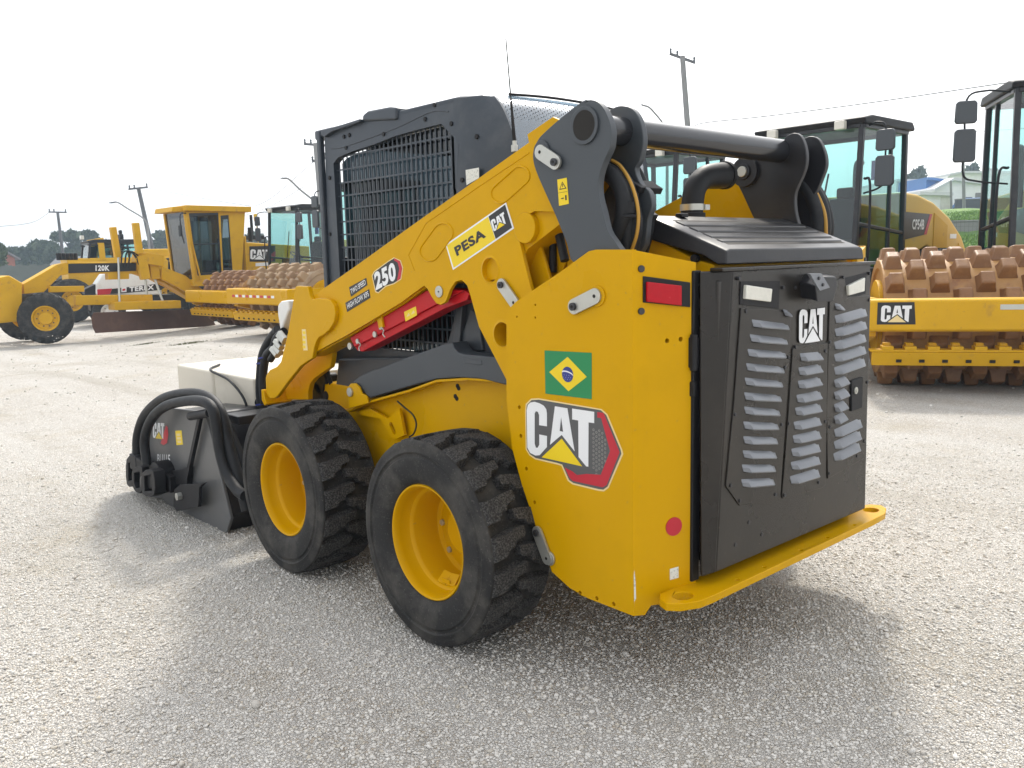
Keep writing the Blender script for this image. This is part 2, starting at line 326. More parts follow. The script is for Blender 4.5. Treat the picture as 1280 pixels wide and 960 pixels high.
import numpy as np
def loose_gravel():
    rng = np.random.default_rng(3); n0 = 230000
    # spread over a disc sector around the parked machine's near side, thinning out with distance
    a = rng.uniform(R(-100), R(15), n0); r = np.sqrt(rng.uniform(.8 ** 2, 7.5 ** 2, n0))
    keep = rng.uniform(0, 1, n0) < np.clip((8 - r) / 4.6, 0, 1) ** 1.6
    a, r = a[keep], r[keep]
    nb = 5200; ab = rng.uniform(R(-100), R(15), nb); rb = np.sqrt(rng.uniform(2.6 ** 2, 22 ** 2, nb)); a = np.concatenate([a, ab]); r = np.concatenate([r, rb])   # sparse bigger stones further out
    x = CP.x + r * np.cos(a); y = CP.y + r * np.sin(a); n = len(x)
    t = (1 + 5 ** .5) / 2
    ico = np.array([(-1, t, 0), (1, t, 0), (-1, -t, 0), (1, -t, 0), (0, -1, t), (0, 1, t), (0, -1, -t), (0, 1, -t), (t, 0, -1), (t, 0, 1), (-t, 0, -1), (-t, 0, 1)]) / (1 + t * t) ** .5
    fc = np.array([(0, 11, 5), (0, 5, 1), (0, 1, 7), (0, 7, 10), (0, 10, 11), (1, 5, 9), (5, 11, 4), (11, 10, 2), (10, 7, 6), (7, 1, 8), (3, 9, 4), (3, 4, 2), (3, 2, 6), (3, 6, 8), (3, 8, 9), (4, 9, 5), (2, 4, 11), (6, 2, 10), (8, 6, 7), (9, 8, 1)])
    s = rng.lognormal(math.log(.0046), .28, n).clip(.0025, .0085); s[-nb:] = rng.lognormal(math.log(.0095), .35, nb).clip(.006, .02)
    V = ico[None] * (1 + rng.uniform(-.22, .22, (n, 12, 1)))
    V = V * (np.stack([rng.uniform(.8, 1.45, n), rng.uniform(.7, 1.15, n), rng.uniform(.5, .85, n)], 1) * s[:, None])[:, None]
    th = rng.uniform(0, 6.28, n); c, sn = np.cos(th)[:, None], np.sin(th)[:, None]
    tl = rng.uniform(-.6, .6, n); ct, st = np.cos(tl)[:, None], np.sin(tl)[:, None]
    X, Y, Z = V[..., 0], V[..., 1], V[..., 2]
    Y, Z = Y * ct - Z * st, Y * st + Z * ct
    X, Y = X * c - Y * sn, X * sn + Y * c
    V = np.stack([X + x[:, None], Y + y[:, None], Z + (s * rng.uniform(-.05, .5, n))[:, None]], 2).reshape(-1, 3)
    F = (fc[None] + (np.arange(n) * 12)[:, None, None]).reshape(-1)
    me = bpy.data.meshes.new('loose_gravel'); me.vertices.add(len(V)); me.vertices.foreach_set('co', V.ravel().astype(np.float32))
    nf = n * 20; me.loops.add(nf * 3); me.loops.foreach_set('vertex_index', F.astype(np.int32)); me.polygons.add(nf)
    me.polygons.foreach_set('loop_start', np.arange(0, nf * 3, 3, dtype=np.int32)); me.update(calc_edges=True)
    m = bpy.data.materials.new('stone_chips'); m.use_nodes = True; t_ = m.node_tree; b = t_.nodes['Principled BSDF']; b.inputs['Roughness'].default_value = .85; b.inputs['Specular IOR Level'].default_value = .25
    at = t_.nodes.new('ShaderNodeNewGeometry'); cr = t_.nodes.new('ShaderNodeValToRGB')
    cr.color_ramp.elements[0].color = (.46, .435, .40, 1); cr.color_ramp.elements[1].color = (.69, .665, .62, 1)
    e = cr.color_ramp.elements.new(.12); e.color = (.50, .46, .39, 1); e = cr.color_ramp.elements.new(.3); e.color = (.54, .52, .485, 1)
    t_.links.new(at.outputs['Random Per Island'], cr.inputs[0]); t_.links.new(cr.outputs[0], b.inputs['Base Color'])
    me.materials.append(m); o = bpy.data.objects.new('loose_gravel', me); col.objects.link(o)
    tag(o, 'loose pale crushed stone chips lying on the yard', 'gravel', kind='stuff')
loose_gravel()
# ---------------------------------------------------------------- lettering and decals
def text_geo(s, bold=.018):
    cu = bpy.data.curves.new('t', 'FONT'); cu.body = s; cu.size = 1; cu.offset = bold; cu.resolution_u = 3; cu.space_character = 1.0 + bold * 2
    o = bpy.data.objects.new('t', cu); col.objects.link(o)
    dg = bpy.context.evaluated_depsgraph_get(); me = bpy.data.meshes.new_from_object(o.evaluated_get(dg))
    V = [v.co.copy() for v in me.vertices]; F = [tuple(p.vertices) for p in me.polygons]
    bpy.data.objects.remove(o); bpy.data.curves.remove(cu); bpy.data.meshes.remove(me)
    x0, x1 = min(v.x for v in V), max(v.x for v in V); y0, y1 = min(v.y for v in V), max(v.y for v in V)
    return [((v.x - x0) / (x1 - x0), (v.y - y0) / (y1 - y0)) for v in V], F
def text(mb, s, bl, br, tl, n, off, bold=.018, m=0):
    """lettering filling the parallelogram bottom-left, bottom-right, top-left, lifted off along n"""
    bl, br, tl, n = Vector(bl), Vector(br), Vector(tl), Vector(n).normalized()
    V, F = text_geo(s, bold)
    mb.add([bl + (br - bl) * a + (tl - bl) * b + n * off for a, b in V], F, m)
def sheet(mb, pts, n, off, m=0):
    n = Vector(n).normalized(); mb.add([Vector(p) + n * off for p in pts], [tuple(range(len(pts)))], m)
# maker's letters and triangle, measured on the side panel and stored in letter-height units
def lz(pts): return [(-x, z) for x, z in onY(.776, zm(640, 480, 6.86, pts))]
LG = dict(
 border=[(115, 230), (120, 170), (165, 125), (230, 122), (770, 215), (820, 260), (945, 560), (955, 600), (830, 890), (790, 920), (740, 915), (520, 860), (480, 830), (425, 700), (390, 690), (200, 645), (150, 610), (120, 560)],
 bg=[(124, 235), (130, 178), (170, 138), (232, 134), (764, 224), (810, 265), (934, 565), (940, 597), (822, 878), (786, 905), (742, 900), (528, 848), (492, 822), (434, 690), (392, 676), (205, 634), (158, 602), (130, 556)],
 C=[(130, 225), (140, 180), (162, 158), (195, 152), (240, 165), (275, 185), (297, 215), (303, 250), (303, 362), (237, 352), (237, 265), (226, 238), (208, 232), (198, 252), (198, 512), (208, 545), (224, 546), (238, 520), (238, 432), (303, 445), (303, 540), (240, 610), (205, 612), (160, 590), (136, 545)],
 A=[(372, 190), (478, 208), (540, 575), (430, 435), (330, 520)], Ah=[(425, 280), (412, 403), (443, 409)],
 T=[(520, 210), (708, 238), (708, 335), (660, 328), (658, 708), (640, 705), (575, 625), (572, 312), (520, 303)],
 tri=[(430, 468), (605, 705), (258, 628)],
 redb=[(735, 240), (788, 247), (926, 585), (815, 865), (780, 885), (525, 830), (495, 800), (455, 715), (520, 748), (560, 780), (640, 770), (765, 778), (845, 575), (768, 292), (735, 287)])
LG = {k: lz(v) for k, v in LG.items()}
_x0 = min(a for a, b in LG['C']); _y0 = min(b for a, b in LG['C']); _h = max(b for a, b in LG['C']) - _y0
LG = {k: [((a - _x0) / _h, (b - _y0) / _h) for a, b in v] for k, v in LG.items()}
_sh = (LG['A'][1][1] - LG['C'][3][1]) / (LG['A'][1][0] - LG['C'][3][0])
LW = max(a for a, b in LG['T'])            # width of the three letters in letter heights
def letters(mb, bl, br, tl, n, off, mw=0, mt=1, tri=True):
    """three block letters with the triangle under the middle one"""
    bl, br, tl, n = Vector(bl), Vector(br), Vector(tl), Vector(n).normalized()
    ex, ey = (br - bl) / LW, tl - bl
    def f(o): return lambda a, b: bl + ex * a + ey * b + n * o
    for k, h, m in (('C', (), mw), ('A', (LG['Ah'],), mw), ('T', (), mw), ('tri', (), mt)):
        if k == 'tri' and not tri: continue
        mb.prism(LG[k], f(off), f(off + .0008), h, m)
# ================================================================ the skid steer loader (its frame is the world frame: +X forward, +Y its left)
LD = thing('skid_steer_loader', 'yellow wheeled skid steer loader with black louvred rear door, closest machine', 'loader', (0, 0, 0))
NY = (0, 1, 0)
def both(fn):                       # build the left piece and its mirror image
    fn(False); fn(True)

# ---- wheels
TY0, TW, TR = .998, .305, .405      # outer sidewall plane, tread width, hub height
def tyre_mb():
    y = lambda d: TY0 - d           # d: distance inboard of the outer sidewall
    prof = [(.222, .030), (.235, .010), (.262, .0), (.300, -.004), (.331, -.003), (.336, .0025), (.347, .003), (.352, -.003), (.356, -.003), (.360, .0), (.372, .000), (.388, .002), (.396, .006), (.3985, .012), (.397, .018), (.382, .024), (.372, .05), (.372, .10), (.372, .1525), (.372, .205), (.372, .26), (.382, .281), (.397, .287), (.396, .297), (.372, .304), (.335, .307), (.262, .305), (.222, .275)]
    b = MB(); b.lathe([(r, -d) for r, d in prof], (0, TY0, 0), (0, 1, 0), 96, closed=True, m=0)
    NL = 19
    for k in range(NL):
        for side in (0, 1):
            a0 = 2 * math.pi * (k + .5 * side) / NL
            # stations across the tread: distance in from the shoulder, start angle, end angle, lug top radius
            st = [(.0135, -.010, .225, .3985), (.018, -.010, .225, .4035), (.040, -.004, .226, .4065), (.072, .004, .230, .408), (.084, .058, .238, .4085), (.112, .074, .250, .409), (.124, .124, .256, .409), (.160, .140, .266, .409), (.170, .165, .266, .4075)]
            rings = []
            for d, s0, s1, r in st:
                dd = d if side == 0 else TW - d
                base = .368 if d > .02 else .394
                q = []
                for ang, rr in ((s0, base), (s0 + .014, r), (s1 - .012, r), (s1 + .004, base)):
                    t = a0 - ang; q.append((rr * math.cos(t), TY0 - dd, rr * math.sin(t)))
                rings.append(q)
            b.ring(rings, m=1)
    return b
def rim_mb():
    b = MB()
    prof = [(.2255, .034), (.2275, .024), (.224, .017), (.218, .018), (.212, .028), (.2095, .05), (.2085, .072), (.202, .088), (.194, .094), (.189, .104), (.187, .20), (.184, .215), (.165, .222), (.13, .215), (.10, .206), (.085, .19), (.0, .19)]
    b.lathe([(r, -d) for r, d in prof[:-1]] + [(.001, -.19)], (0, TY0, 0), (0, 1, 0), 64, caps=False)
    for k in range(8):              # wheel nuts on the deep centre disc
        t = 2 * math.pi * (k + .3) / 8
        b.cyl((.148 * math.cos(t), TY0 - .223, .148 * math.sin(t)), (.148 * math.cos(t), TY0 - .208, .148 * math.sin(t)), .0135, n=6, m=1)
        b.cyl((.148 * math.cos(t), TY0 - .2, .148 * math.sin(t)), (.148 * math.cos(t), TY0 - .200, .148 * math.sin(t)), .007, n=10, m=1)
    a = R(-80)                      # valve guard
    u = Vector((math.cos(a), 0, math.sin(a))); v = Vector((-math.sin(a), 0, math.cos(a)))
    for s in (-1, 1): b.bar(Vector((0, TY0 - .10, 0)) + u * .187 + v * .028 * s, Vector((0, TY0 - .135, 0)) + u * .15 + v * .024 * s, .004, .05, v)
    b.bar(Vector((0, TY0 - .102, 0)) + u * .176 - v * .026, Vector((0, TY0 - .102, 0)) + u * .176 + v * .026, .004, .018, u)
    return b
w0 = rim_mb().build('wheel', [M['yellow'], M['steel']], LD, bevel=.0015, ang=30)
t0 = tyre_mb().build('tyre', [M['rubber'], M['tread']], w0, bevel=.003, ang=50)
w0.location = (0, 0, TR); w0.rotation_euler = (0, R(12), 0)
for x, mir, ra in ((1.134, False, 25), (0, True, 40), (1.134, True, 5)):
    c = copy_tree(w0, LD); c.location = (x, 0, TR); c.rotation_euler = (0, R(ra), R(180) if mir else 0)

# ---- rear uprights: folded side panels
FA, FB = Vector((-.85, .776, 0)), Vector((-.925, .55, 0))       # fold and inner end of the rear face, in plan
RN = (FB - FA).cross(Vector((0, 0, 1))).normalized()
if RN.x > 0: RN = -RN
EU = (FB - FA).normalized()                                      # along the rear face towards the door
def onR(pts): return [((q - FA).dot(EU), q.z) for q in (onp(a, b, FA, RN) for a, b in pts)]
def R3(a, b, o=0): return FA + EU * a + Vector((0, 0, b)) + RN * o
side_px = [(790, 312), (745, 312), (736, 314), (700, 340), (645, 377), (636, 386), (633, 400), (633, 500), (640, 560), (652, 605), (672, 665), (690, 715), (712, 735), (735, 748), (797, 772)]
sp = onY(.776, side_px); sp[0] = (-.85, sp[0][1]); sp[-1] = (-.85, sp[-1][1])
holes = [circ(x, z, .0075, 10) for x, z in onY(.776, [(649, 509), (651, 545), (658, 586), (668, 628), (725, 741), (746, 748), (767, 755)])]
holes += [circ(x, z, .004, 8) for x, z in onY(.776, [(669, 381), (669, 397), (646, 396)])]
rp = onR([(790, 312), (870, 328), (870, 750), (838, 752), (828, 755), (814, 757), (806, 769), (797, 772)])
rp[0] = (0, sp[0][1]); rp[-1] = (0, sp[-1][1])
def upright(mir):
    s = -1 if mir else 1
    b = MB(); b.prY(sp, .776, .756, holes)
    b.prism(rp, lambda a, c: R3(a, c), lambda a, c: R3(a, c, -.02), [circ(a, c, .008, 10) for a, c in onR([(834, 426), (851, 424)])])
    o = b.build('rear_upright', M['yellow'], LD, bevel=.004, mirror=mir)
    # dark hollow behind the bolt holes
    MB().prY([(-.83, .36), (-.83, 1.44), (-.55, 1.40), (-.32, 1.22), (-.32, .75), (-.45, .42)], .752, .56).build('frame_core', M['yellow'], LD, bevel=.006, mirror=mir)
    # tail lamp in a black bezel
    bz = onR([(803, 345), (862, 353), (862, 384), (803, 378)]); b = MB()
    b.prism(bz, lambda a, c: R3(a, c, .001), lambda a, c: R3(a, c, .005))
    tl = b.build('tail_light', M['plastic'], o, bevel=.003, mirror=mir)
    MB().prism(onR([(806, 352), (849, 357), (849, 382), (806, 377)]), lambda a, c: R3(a, c, .004), lambda a, c: R3(a, c, .016)).build('red_lens', M['lens_red'], tl, bevel=.003, mirror=mir)
    # round red reflector
    (a, c), = onR([(842, 658)]); MB().prism(circ(a, c, .0315, 28), lambda p, q: R3(p, q, .0005), lambda p, q: R3(p, q, .003)).build('reflector', M['dred'], o, mirror=mir)
    b = MB()
    for px in ((801, 336), (801, 389)):
        (a, c), = onR([px]); b.cyl(R3(a, c, -.004), R3(a, c, .007), .011, n=16)
    b.build('cap_screw', M['bolt'], o, bevel=.001, mirror=mir)
    if not mir:
        st = MB(); sheet(st, [R3(a, c) for a, c in onR([(837, 711), (848, 708), (848, 722), (837, 725)])], RN, .0012); st.build('sticker', M['label'], o)
        sc_ = MB(); sheet(sc_, [(-.851, .7768, z) if 0 else R3(.003, z) for z in (.33, .35)] + [R3(.010, .36), R3(.008, .42), R3(.004, .46), R3(.0015, .44)], RN, .0008); sc_.build('scuff_mark', M['label'], o)
    return o
UPL = upright(False); upright(True)
def pin_link(p, q, y, r=.024, parent=None, boss=True, name='pin_retainer'):
    """zinc strap with two bolts that keeps a pivot pin in place; p bolt end, q pin end (x, z)"""
    b = MB(); b.prY(stadium(p, q, r, 12), y + .004, y + .013)
    b.cyl((p[0], y + .012, p[1]), (p[0], y + .022, p[1]), r * .52, n=18, m=1); b.cyl((p[0], y + .02, p[1]), (p[0], y + .024, p[1]), r * .22, n=6, m=2)
    b.cyl((q[0], y + .012, q[1]), (q[0], y + .0135, q[1]), r * .5, n=18, m=3); b.cyl((q[0], y + .0133, q[1]), (q[0], y + .0145, q[1]), r * .25, n=10, m=2)
    o = b.build(name, [M['steel'], M['bolt'], M['hole'], M['steel']], parent, bevel=.0015)
    return o
q = onY(.776, [(720, 383), (746, 370)]); pin_link(q[0], q[1], .776, .0255, UPL)
MB().cyl((q[1][0] - .004, .776, q[1][1]), (q[1][0] - .004, .782, q[1][1]), .034, n=28).build('pin_boss', M['yellow'], UPL, bevel=.002)
q = onY(.776, [(674, 665), (686, 697)]); pin_link(q[0], q[1], .776, .0235, UPL)
MB().cyl((q[1][0] - .008, .776, q[1][1]), (q[1][0] - .008, .785, q[1][1]), .026, n=28).build('pin_boss', M['steel'], UPL, bevel=.002)

# ---- flag and maker's plate on the panel
def p3(y, pts): return [Vector((x, y, z)) for x, z in onY(y, pts)]
b = MB(); f = p3(.776, [(681, 438), (740, 441), (740, 499), (682, 492)]); sheet(b, f, NY, .0012)
d = p3(.776, [(710, 446), (734, 471), (711, 489), (687, 465)]); sheet(b, d, NY, .0018, 1)
cx, cz = onY(.776, [(710, 468)])[0]; b.prY(circ(cx, cz, .0265, 28), .776 + .0020, .776 + .0024, m=2)
for k in range(10):
    a = R(190 + 14 * k); b.prY(circ(cx - .015 + .035 * (k / 9), cz - .006 - .008 * math.sin(k * 2.1) - .004, .0009, 6), .7784, .7786, m=3)
arc = [(cx + .0255 * math.cos(t) , cz + .002 + .0085 * math.sin(t * 1.0 + .5)) for t in (R(180 - 15 * i) for i in range(13))]
band = [(x, z + .0022) for x, z in arc] + [(x, z - .0022) for x, z in arc[::-1]]
ok_ = [(x, z) for x, z in band if math.hypot(x - cx, z - cz) < .0275]
b.prY(ok_, .7784, .7787, m=3)
b.build('flag_decal', [M['green'], M['dyellow'], M['blue'], M['white']], UPL)
b = MB()
LP = onY(.776, zm(640, 480, 6.86, [(0, 0)]))
def raw(k):                                   # back from letter units to the panel
    return [(-(a * _h + _x0), c * _h + _y0) for a, c in LG[k]]
b.prY(raw('border'), .7765, .7772, m=0); b.prY(raw('bg'), .7772, .7778, m=1)
b.prY(raw('redb'), .7778, .7782, m=2)
for k, hh in (('C', ()), ('A', (raw('Ah'),)), ('T', ())): b.prY(raw(k), .7778, .7786, hh, m=3)
b.prY(raw('tri'), .7778, .7785, m=4)
for i in range(5):                            # honeycomb print
    for j in range(11 - abs(i - 1)):
        px, py = 702 + i * 25, 392 + j * 36 + (18 if i % 2 else 0) + i * 4
        if px > 800 - abs(py - 570) * .22 + 22: continue
        (x, z), = onY(.776, zm(640, 480, 6.86, [(px, py)])); b.prY(circ(x, z, .0042, 6), .7778, .7780, [circ(x, z, .0033, 6)], m=5)
b.build('maker_plate', [M['dcream'], M['dgrey'], M['dred'], M['white'], M['dyellow'], M['steel']], UPL)

# ---- loader towers: paired dark plates joined by the cross tube
def twr(y0, y1, px, hole, name, m='grey', bev=.004):
    pts = smooth_closed(onY(y0, px), 3); hl = []
    if hole:
        (hx, hz), = onY(y0, [hole[:2]]); hl = [circ(hx, hz, hole[2], 32)]
    return MB().prY(pts, y0, y1, hl).build(name, M[m], LD, bevel=bev), (hl and (hx, hz))
opx = zm(640, 110, 4.364, [(385, 72), (412, 66), (440, 66), (468, 78), (500, 112), (527, 170), (540, 220), (541, 270), (532, 330), (500, 400), (477, 475), (470, 540), (476, 600), (494, 670), (520, 775), (555, 830), (590, 880), (640, 930), (560, 960), (345, 960), (300, 850), (240, 700), (190, 590), (130, 450), (114, 375), (122, 325), (145, 278), (180, 240), (280, 152)])
T1, TH = twr(.762, .735, opx, (731.5, 157, .046), 'tower_plate')
ix = zm(640, 110, 4.364, [(500, 150), (535, 118), (570, 100), (605, 97), (645, 107), (680, 142), (705, 200), (716, 270), (712, 330), (695, 400), (672, 445), (700, 520), (745, 560), (765, 640), (740, 720), (700, 900), (480, 900), (440, 400), (460, 250)])
T2, _ = twr(.585, .56, ix, None, 'tower_plate')
rin = zm(800, 120, 4.573, [(830, 237), (858, 218), (885, 211), (915, 226), (938, 270), (950, 330), (948, 390), (930, 450), (902, 510), (884, 570), (886, 650), (905, 730), (935, 805), (960, 870), (720, 830), (680, 755), (640, 680), (590, 570), (552, 490), (552, 430), (575, 385), (620, 360), (700, 345), (780, 330)])
T3, _ = twr(-.405, -.43, rin, None, 'tower_plate', 'black')
rout = zm(800, 120, 4.573, [(940, 240), (985, 230), (1022, 250), (1048, 300), (1062, 350), (1062, 405), (1040, 470), (1015, 530), (985, 580), (970, 640), (990, 760), (1010, 860), (800, 860), (760, 700), (800, 400), (880, 280)])
T4, _ = twr(-.53, -.555, rout, None, 'tower_plate', 'black')
AX, AZ = -.65, 1.882
MB().cyl((AX, .768, AZ), (AX, -.545, AZ), .047, n=40).build('cross_tube', M['gloss'], LD, bevel=.003)
b = MB(); b.lathe([(.047, .0), (.060, .0), (.060, .012), (.047, .012)], (TH[0], .758, TH[1]), NY, 36, closed=True); b.cyl((TH[0], .77, TH[1]), (TH[0], .762, TH[1]), .0475, n=32, m=1)
b.build('tube_collar', [M['grey'], M['hole']], T1, bevel=.0015)
q = onY(.762, [(697.5, 203), (679, 190.5)]); pin_link(q[0], q[1], .766, .0245, T1)
MB().cyl((q[1][0] + .004, .755, q[1][1] + .004), (q[1][0] + .004, .770, q[1][1] + .004), .036, n=28).build('pin_boss', M['grey'], T1, bevel=.002)
(x, z), = onY(-.405, [(933, 215)])
b = MB(); b.cyl((x, -.41, z), (x, -.385, z), .062, n=32, m=0); b.cyl((x, -.39, z), (x, -.375, z), .033, n=28, m=0); b.cyl((x, -.38, z), (x, -.366, z), .022, n=24, m=1); b.build('pin_boss', [M['black'], M['steel']], T3, bevel=.002)
# warning decal on the near tower
b = MB(); wl = lambda o, pts, m: sheet(b, p3(.762, zm(640, 110, 4.364, pts)), NY, o, m)
wl(.0012, [(248, 500), (300, 489), (312, 632), (258, 643)], 0); wl(.0018, [(250, 573), (305, 563), (305, 565), (250, 575)], 1)
wl(.0018, [(276, 510), (300, 548), (260, 556)], 1); wl(.0022, [(277, 518), (293, 545), (266, 550)], 0); wl(.0026, [(276, 524), (281, 524), (280, 541), (277, 541)], 1)
wl(.0018, [(270, 601), (285, 597), (285, 603), (270, 607)], 1); wl(.0018, [(291, 585), (299, 583), (301, 611), (293, 613)], 1)
b.build('warning_decal', [M['dyellow'], M['dblack']], T1)

# ---- arms
AY, AYI = .73, .60
top = [(391, 370), (448, 330), (520, 278), (600, 221.5), (661, 178), (659, 168), (691, 146), (720, 160), (735, 220), (716, 255), (692, 265), (668, 264), (654, 272), (648, 284), (648, 296), (655, 326), (663, 358), (690, 430), (690, 520), (650, 520)]
leg = [(633, 475), (616, 442), (598.7, 408.7), (593, 388), (588, 370), (584, 357), (577, 350), (569, 352), (562, 363), (559, 372), (556, 378), (550.6, 381), (545, 379), (540, 372), (534, 361), (530, 357)]
low = [(500, 379), (462, 402), (430, 421), (400, 437), (385, 446)]
elb = [(378, 420), (380, 385)]
arm_px = top + leg + low + elb
def arm(mir):
    o3 = [circ(x, z, r, 24) for (x, z), r in zip(onY(AY, [(613, 337.5), (628, 418)]), (.046, .046))]
    b = MB(); b.prY(onY(AY, arm_px), AY, AY - .016, o3)
    # box section of the beam: top, bottom and inner sheet
    P = onY(AY, arm_px)
    inner = onY(AY, [(391, 370), (448, 330), (520, 278), (600, 221.5), (661, 178), (691, 150), (720, 160), (735, 220), (700, 275), (655, 310), (640, 345), (600, 350), (577, 350), (530, 357), (500, 379), (430, 421), (385, 446)])
    b.prY([(x, z - .004) for x, z in inner], AY - .018, AYI)
    a = b.build('lift_arm', M['yellow'], LD, bevel=.006, mirror=mir)
    b = MB()
    for h in o3:
        cx, cz = sum(p[0] for p in h) / 24, sum(p[1] for p in h) / 24
        b.lathe([(.0455, .003), (.055, .0), (.055, -.004), (.050, -.13), (.0455, -.13)], (cx, AY, cz), NY, 28, closed=True)
        b.cyl((cx, AY - .12, cz), (cx, AY - .125, cz), .05, n=24, m=1)
    b.build('arm_tube', [M['yellow'], M['hole']], a, bevel=.001, mirror=mir)
    # thick front plate that hangs down to the coupler
    fp = zm(310, 330, 5.333, [(315, 150), (330, 146), (398, 148), (402, 170), (412, 212), (426, 236), (460, 228), (520, 230), (552, 245), (574, 278), (582, 330), (572, 390), (540, 440), (505, 470), (470, 490), (452, 520), (440, 560), (428, 628), (350, 680), (262, 790), (196, 880), (178, 896), (142, 896), (120, 860), (116, 760), (122, 738), (145, 705), (190, 685), (218, 652), (245, 545), (268, 440)])
    c = MB().prY(onY(.752, fp), .752, .728).build('arm_front_plate', M['yellow'], a, bevel=.005, mirror=mir)
    q = zm(310, 330, 5.333, [(440, 560), (530, 600), (562, 590), (556, 640), (545, 690), (480, 735), (440, 765), (412, 800), (400, 850), (400, 905), (180, 905), (150, 860), (330, 640)])
    MB().prY(onY(.63, q), .63, .60).build('arm_inner_plate', M['yellow'], a, bevel=.004, mirror=mir)
    q = zm(310, 330, 5.333, [(104, 835), (122, 838), (128, 890), (140, 930), (126, 942), (108, 905)])
    MB().prY(onY(.74, q), .755, .60).build('coupler_lug', M['yellow'], a, bevel=.003, mirror=mir)
    # pressed beads along the beam
    b = MB()
    for p, r_ in ((((592, 843), (655, 757)), 46), (((925, 572), (1018, 488)), 44)):
        s = [Vector((x, AY + .0005, z)) for x, z in onY(AY, zm(380, 90, 3.765, stadium(p[0], p[1], r_)))]
        b.tube([*s, s[0], s[1]], .0045, 6, 1)
    s = [Vector((x, AY, z)) for x, z in onY(AY, zm(380, 90, 3.765, [(520, 935), (492, 860), (575, 710), (640, 665), (820, 540), (1060, 380)]))]
    b.tube(s, .0028, 6, 1)
    b.build('pressed_bead', M['yellow'], a, mirror=mir)
    # cross tubes seen through the rear of the arm
    return a
AL = arm(False); AR = arm(True)
# pivot cross members between the arm legs near the tower
b = MB(); (x, z), = onY(.70, [(664, 285)]); b.cyl((x, .735, z), (x - .0, .45, z), .055, n=28)
for px, wd in (((672, 330), .012),):
    pass
b.prY(onY(.66, [(655, 300), (672, 296), (690, 356), (664, 366)]), .66, .645)
b.prY(onY(.60, [(664, 270), (700, 262), (712, 318), (700, 345), (672, 352)]), .60, .58)
b.build('arm_gusset', M['yellow'], AL, bevel=.004)
b = MB(); b.cyl((x - .12, .60, z - .13), (x - .12, -.6, z - .13), .04, n=20); b.build('arm_cross_tube', M['yellow'], AL)
# pivot cap on the lobe over the red brace
(x, z), = onY(AY, [(549.5, 364.5)]); b = MB(); b.cyl((x, AY, z), (x, AY + .006, z), .0235, n=28); b.cyl((x, AY + .005, z), (x, AY + .008, z), .004, n=10, m=1)
b.build('pivot_pin', [M['steel'], M['bolt']], AL, bevel=.0015)
q = onY(AY, [(629.5, 356), (645, 378)]); pin_link(q[0], q[1], AY, .0235, AL)

# decals on the arm
b = MB(); dp = lambda pts, o, m, y=AY: sheet(b, p3(y, pts), NY, o, m)
z3 = lambda pts: zm(380, 90, 3.765, pts)
dp(z3([(667, 812), (952, 614), (990, 736), (702, 932)]), .0012, 0); dp(z3([(674, 816), (868, 681), (902, 787), (706, 922)]), .0018, 1); dp(z3([(870, 680), (948, 624), (981, 732), (904, 786)]), .0018, 2)
k = p3(AY, z3([(722, 868), (860, 776), (707, 826)])); text(b, 'PESA', k[0] , k[1], k[2], NY, .0024, .045, 2)
k = p3(AY, z3([(896, 752), (958, 710), (880, 700)])); letters(b, k[0], k[1], k[2], NY, .0024, 3, 1)
b.build('dealer_decal', [M['white'], M['dyellow'], M['dblack'], M['white']], AL)
z5 = lambda pts: zm(420, 300, 3.691, pts)
b = MB()
dp(z5([(166, 165), (176, 145), (240, 98), (268, 80), (300, 94), (311, 128), (302, 182), (270, 203), (232, 215), (196, 246), (182, 240)]), .0012, 3)
dp(z5([(170, 166), (180, 147), (242, 101), (270, 84), (297, 97), (307, 130), (299, 179), (268, 199), (230, 211), (196, 241), (185, 236)]), .0016, 0)
dp(z5([(272, 84), (297, 97), (307, 130), (299, 179), (283, 190), (294, 132), (286, 104), (268, 92)]), .0020, 1)
k = p3(AY, z5([(186, 234), (282, 182), (176, 152)])); text(b, '250', k[0], k[1], k[2], NY, .0026, .045, 2)
b.build('model_decal', [M['dblack'], M['dred'], M['white'], M['dcream']], AL)
b = MB()
for lbl, quad, tx in (('TWO SPEED', [(61, 218), (141, 174), (146, 208), (70, 262)], [(72, 250), (140, 204), (67, 228)]), ('HIGH FLOW XPS', [(44, 290), (154, 226), (160, 266), (52, 333)], [(56, 318), (154, 258), (51, 295)])):
    dp(z5(quad), .0012, 0); k = p3(AY, z5(tx)); text(b, lbl, k[0], k[1], k[2], NY, .0018, .012, 1)
b.build('option_decal', [M['dblack'], M['white']], AL)
b = MB(); dp([(377.4, 411.5), (382.5, 411.5), (385, 438), (379.5, 438)], .0012, 0, .752)
for yy in (414, 420, 426, 432): dp([(378.5, yy), (382, yy), (382.4, yy + 3.4), (379, yy + 3.4)], .0018, 1, .752)
b.build('small_decal', [M['dcream'], M['dyellow']], AL)

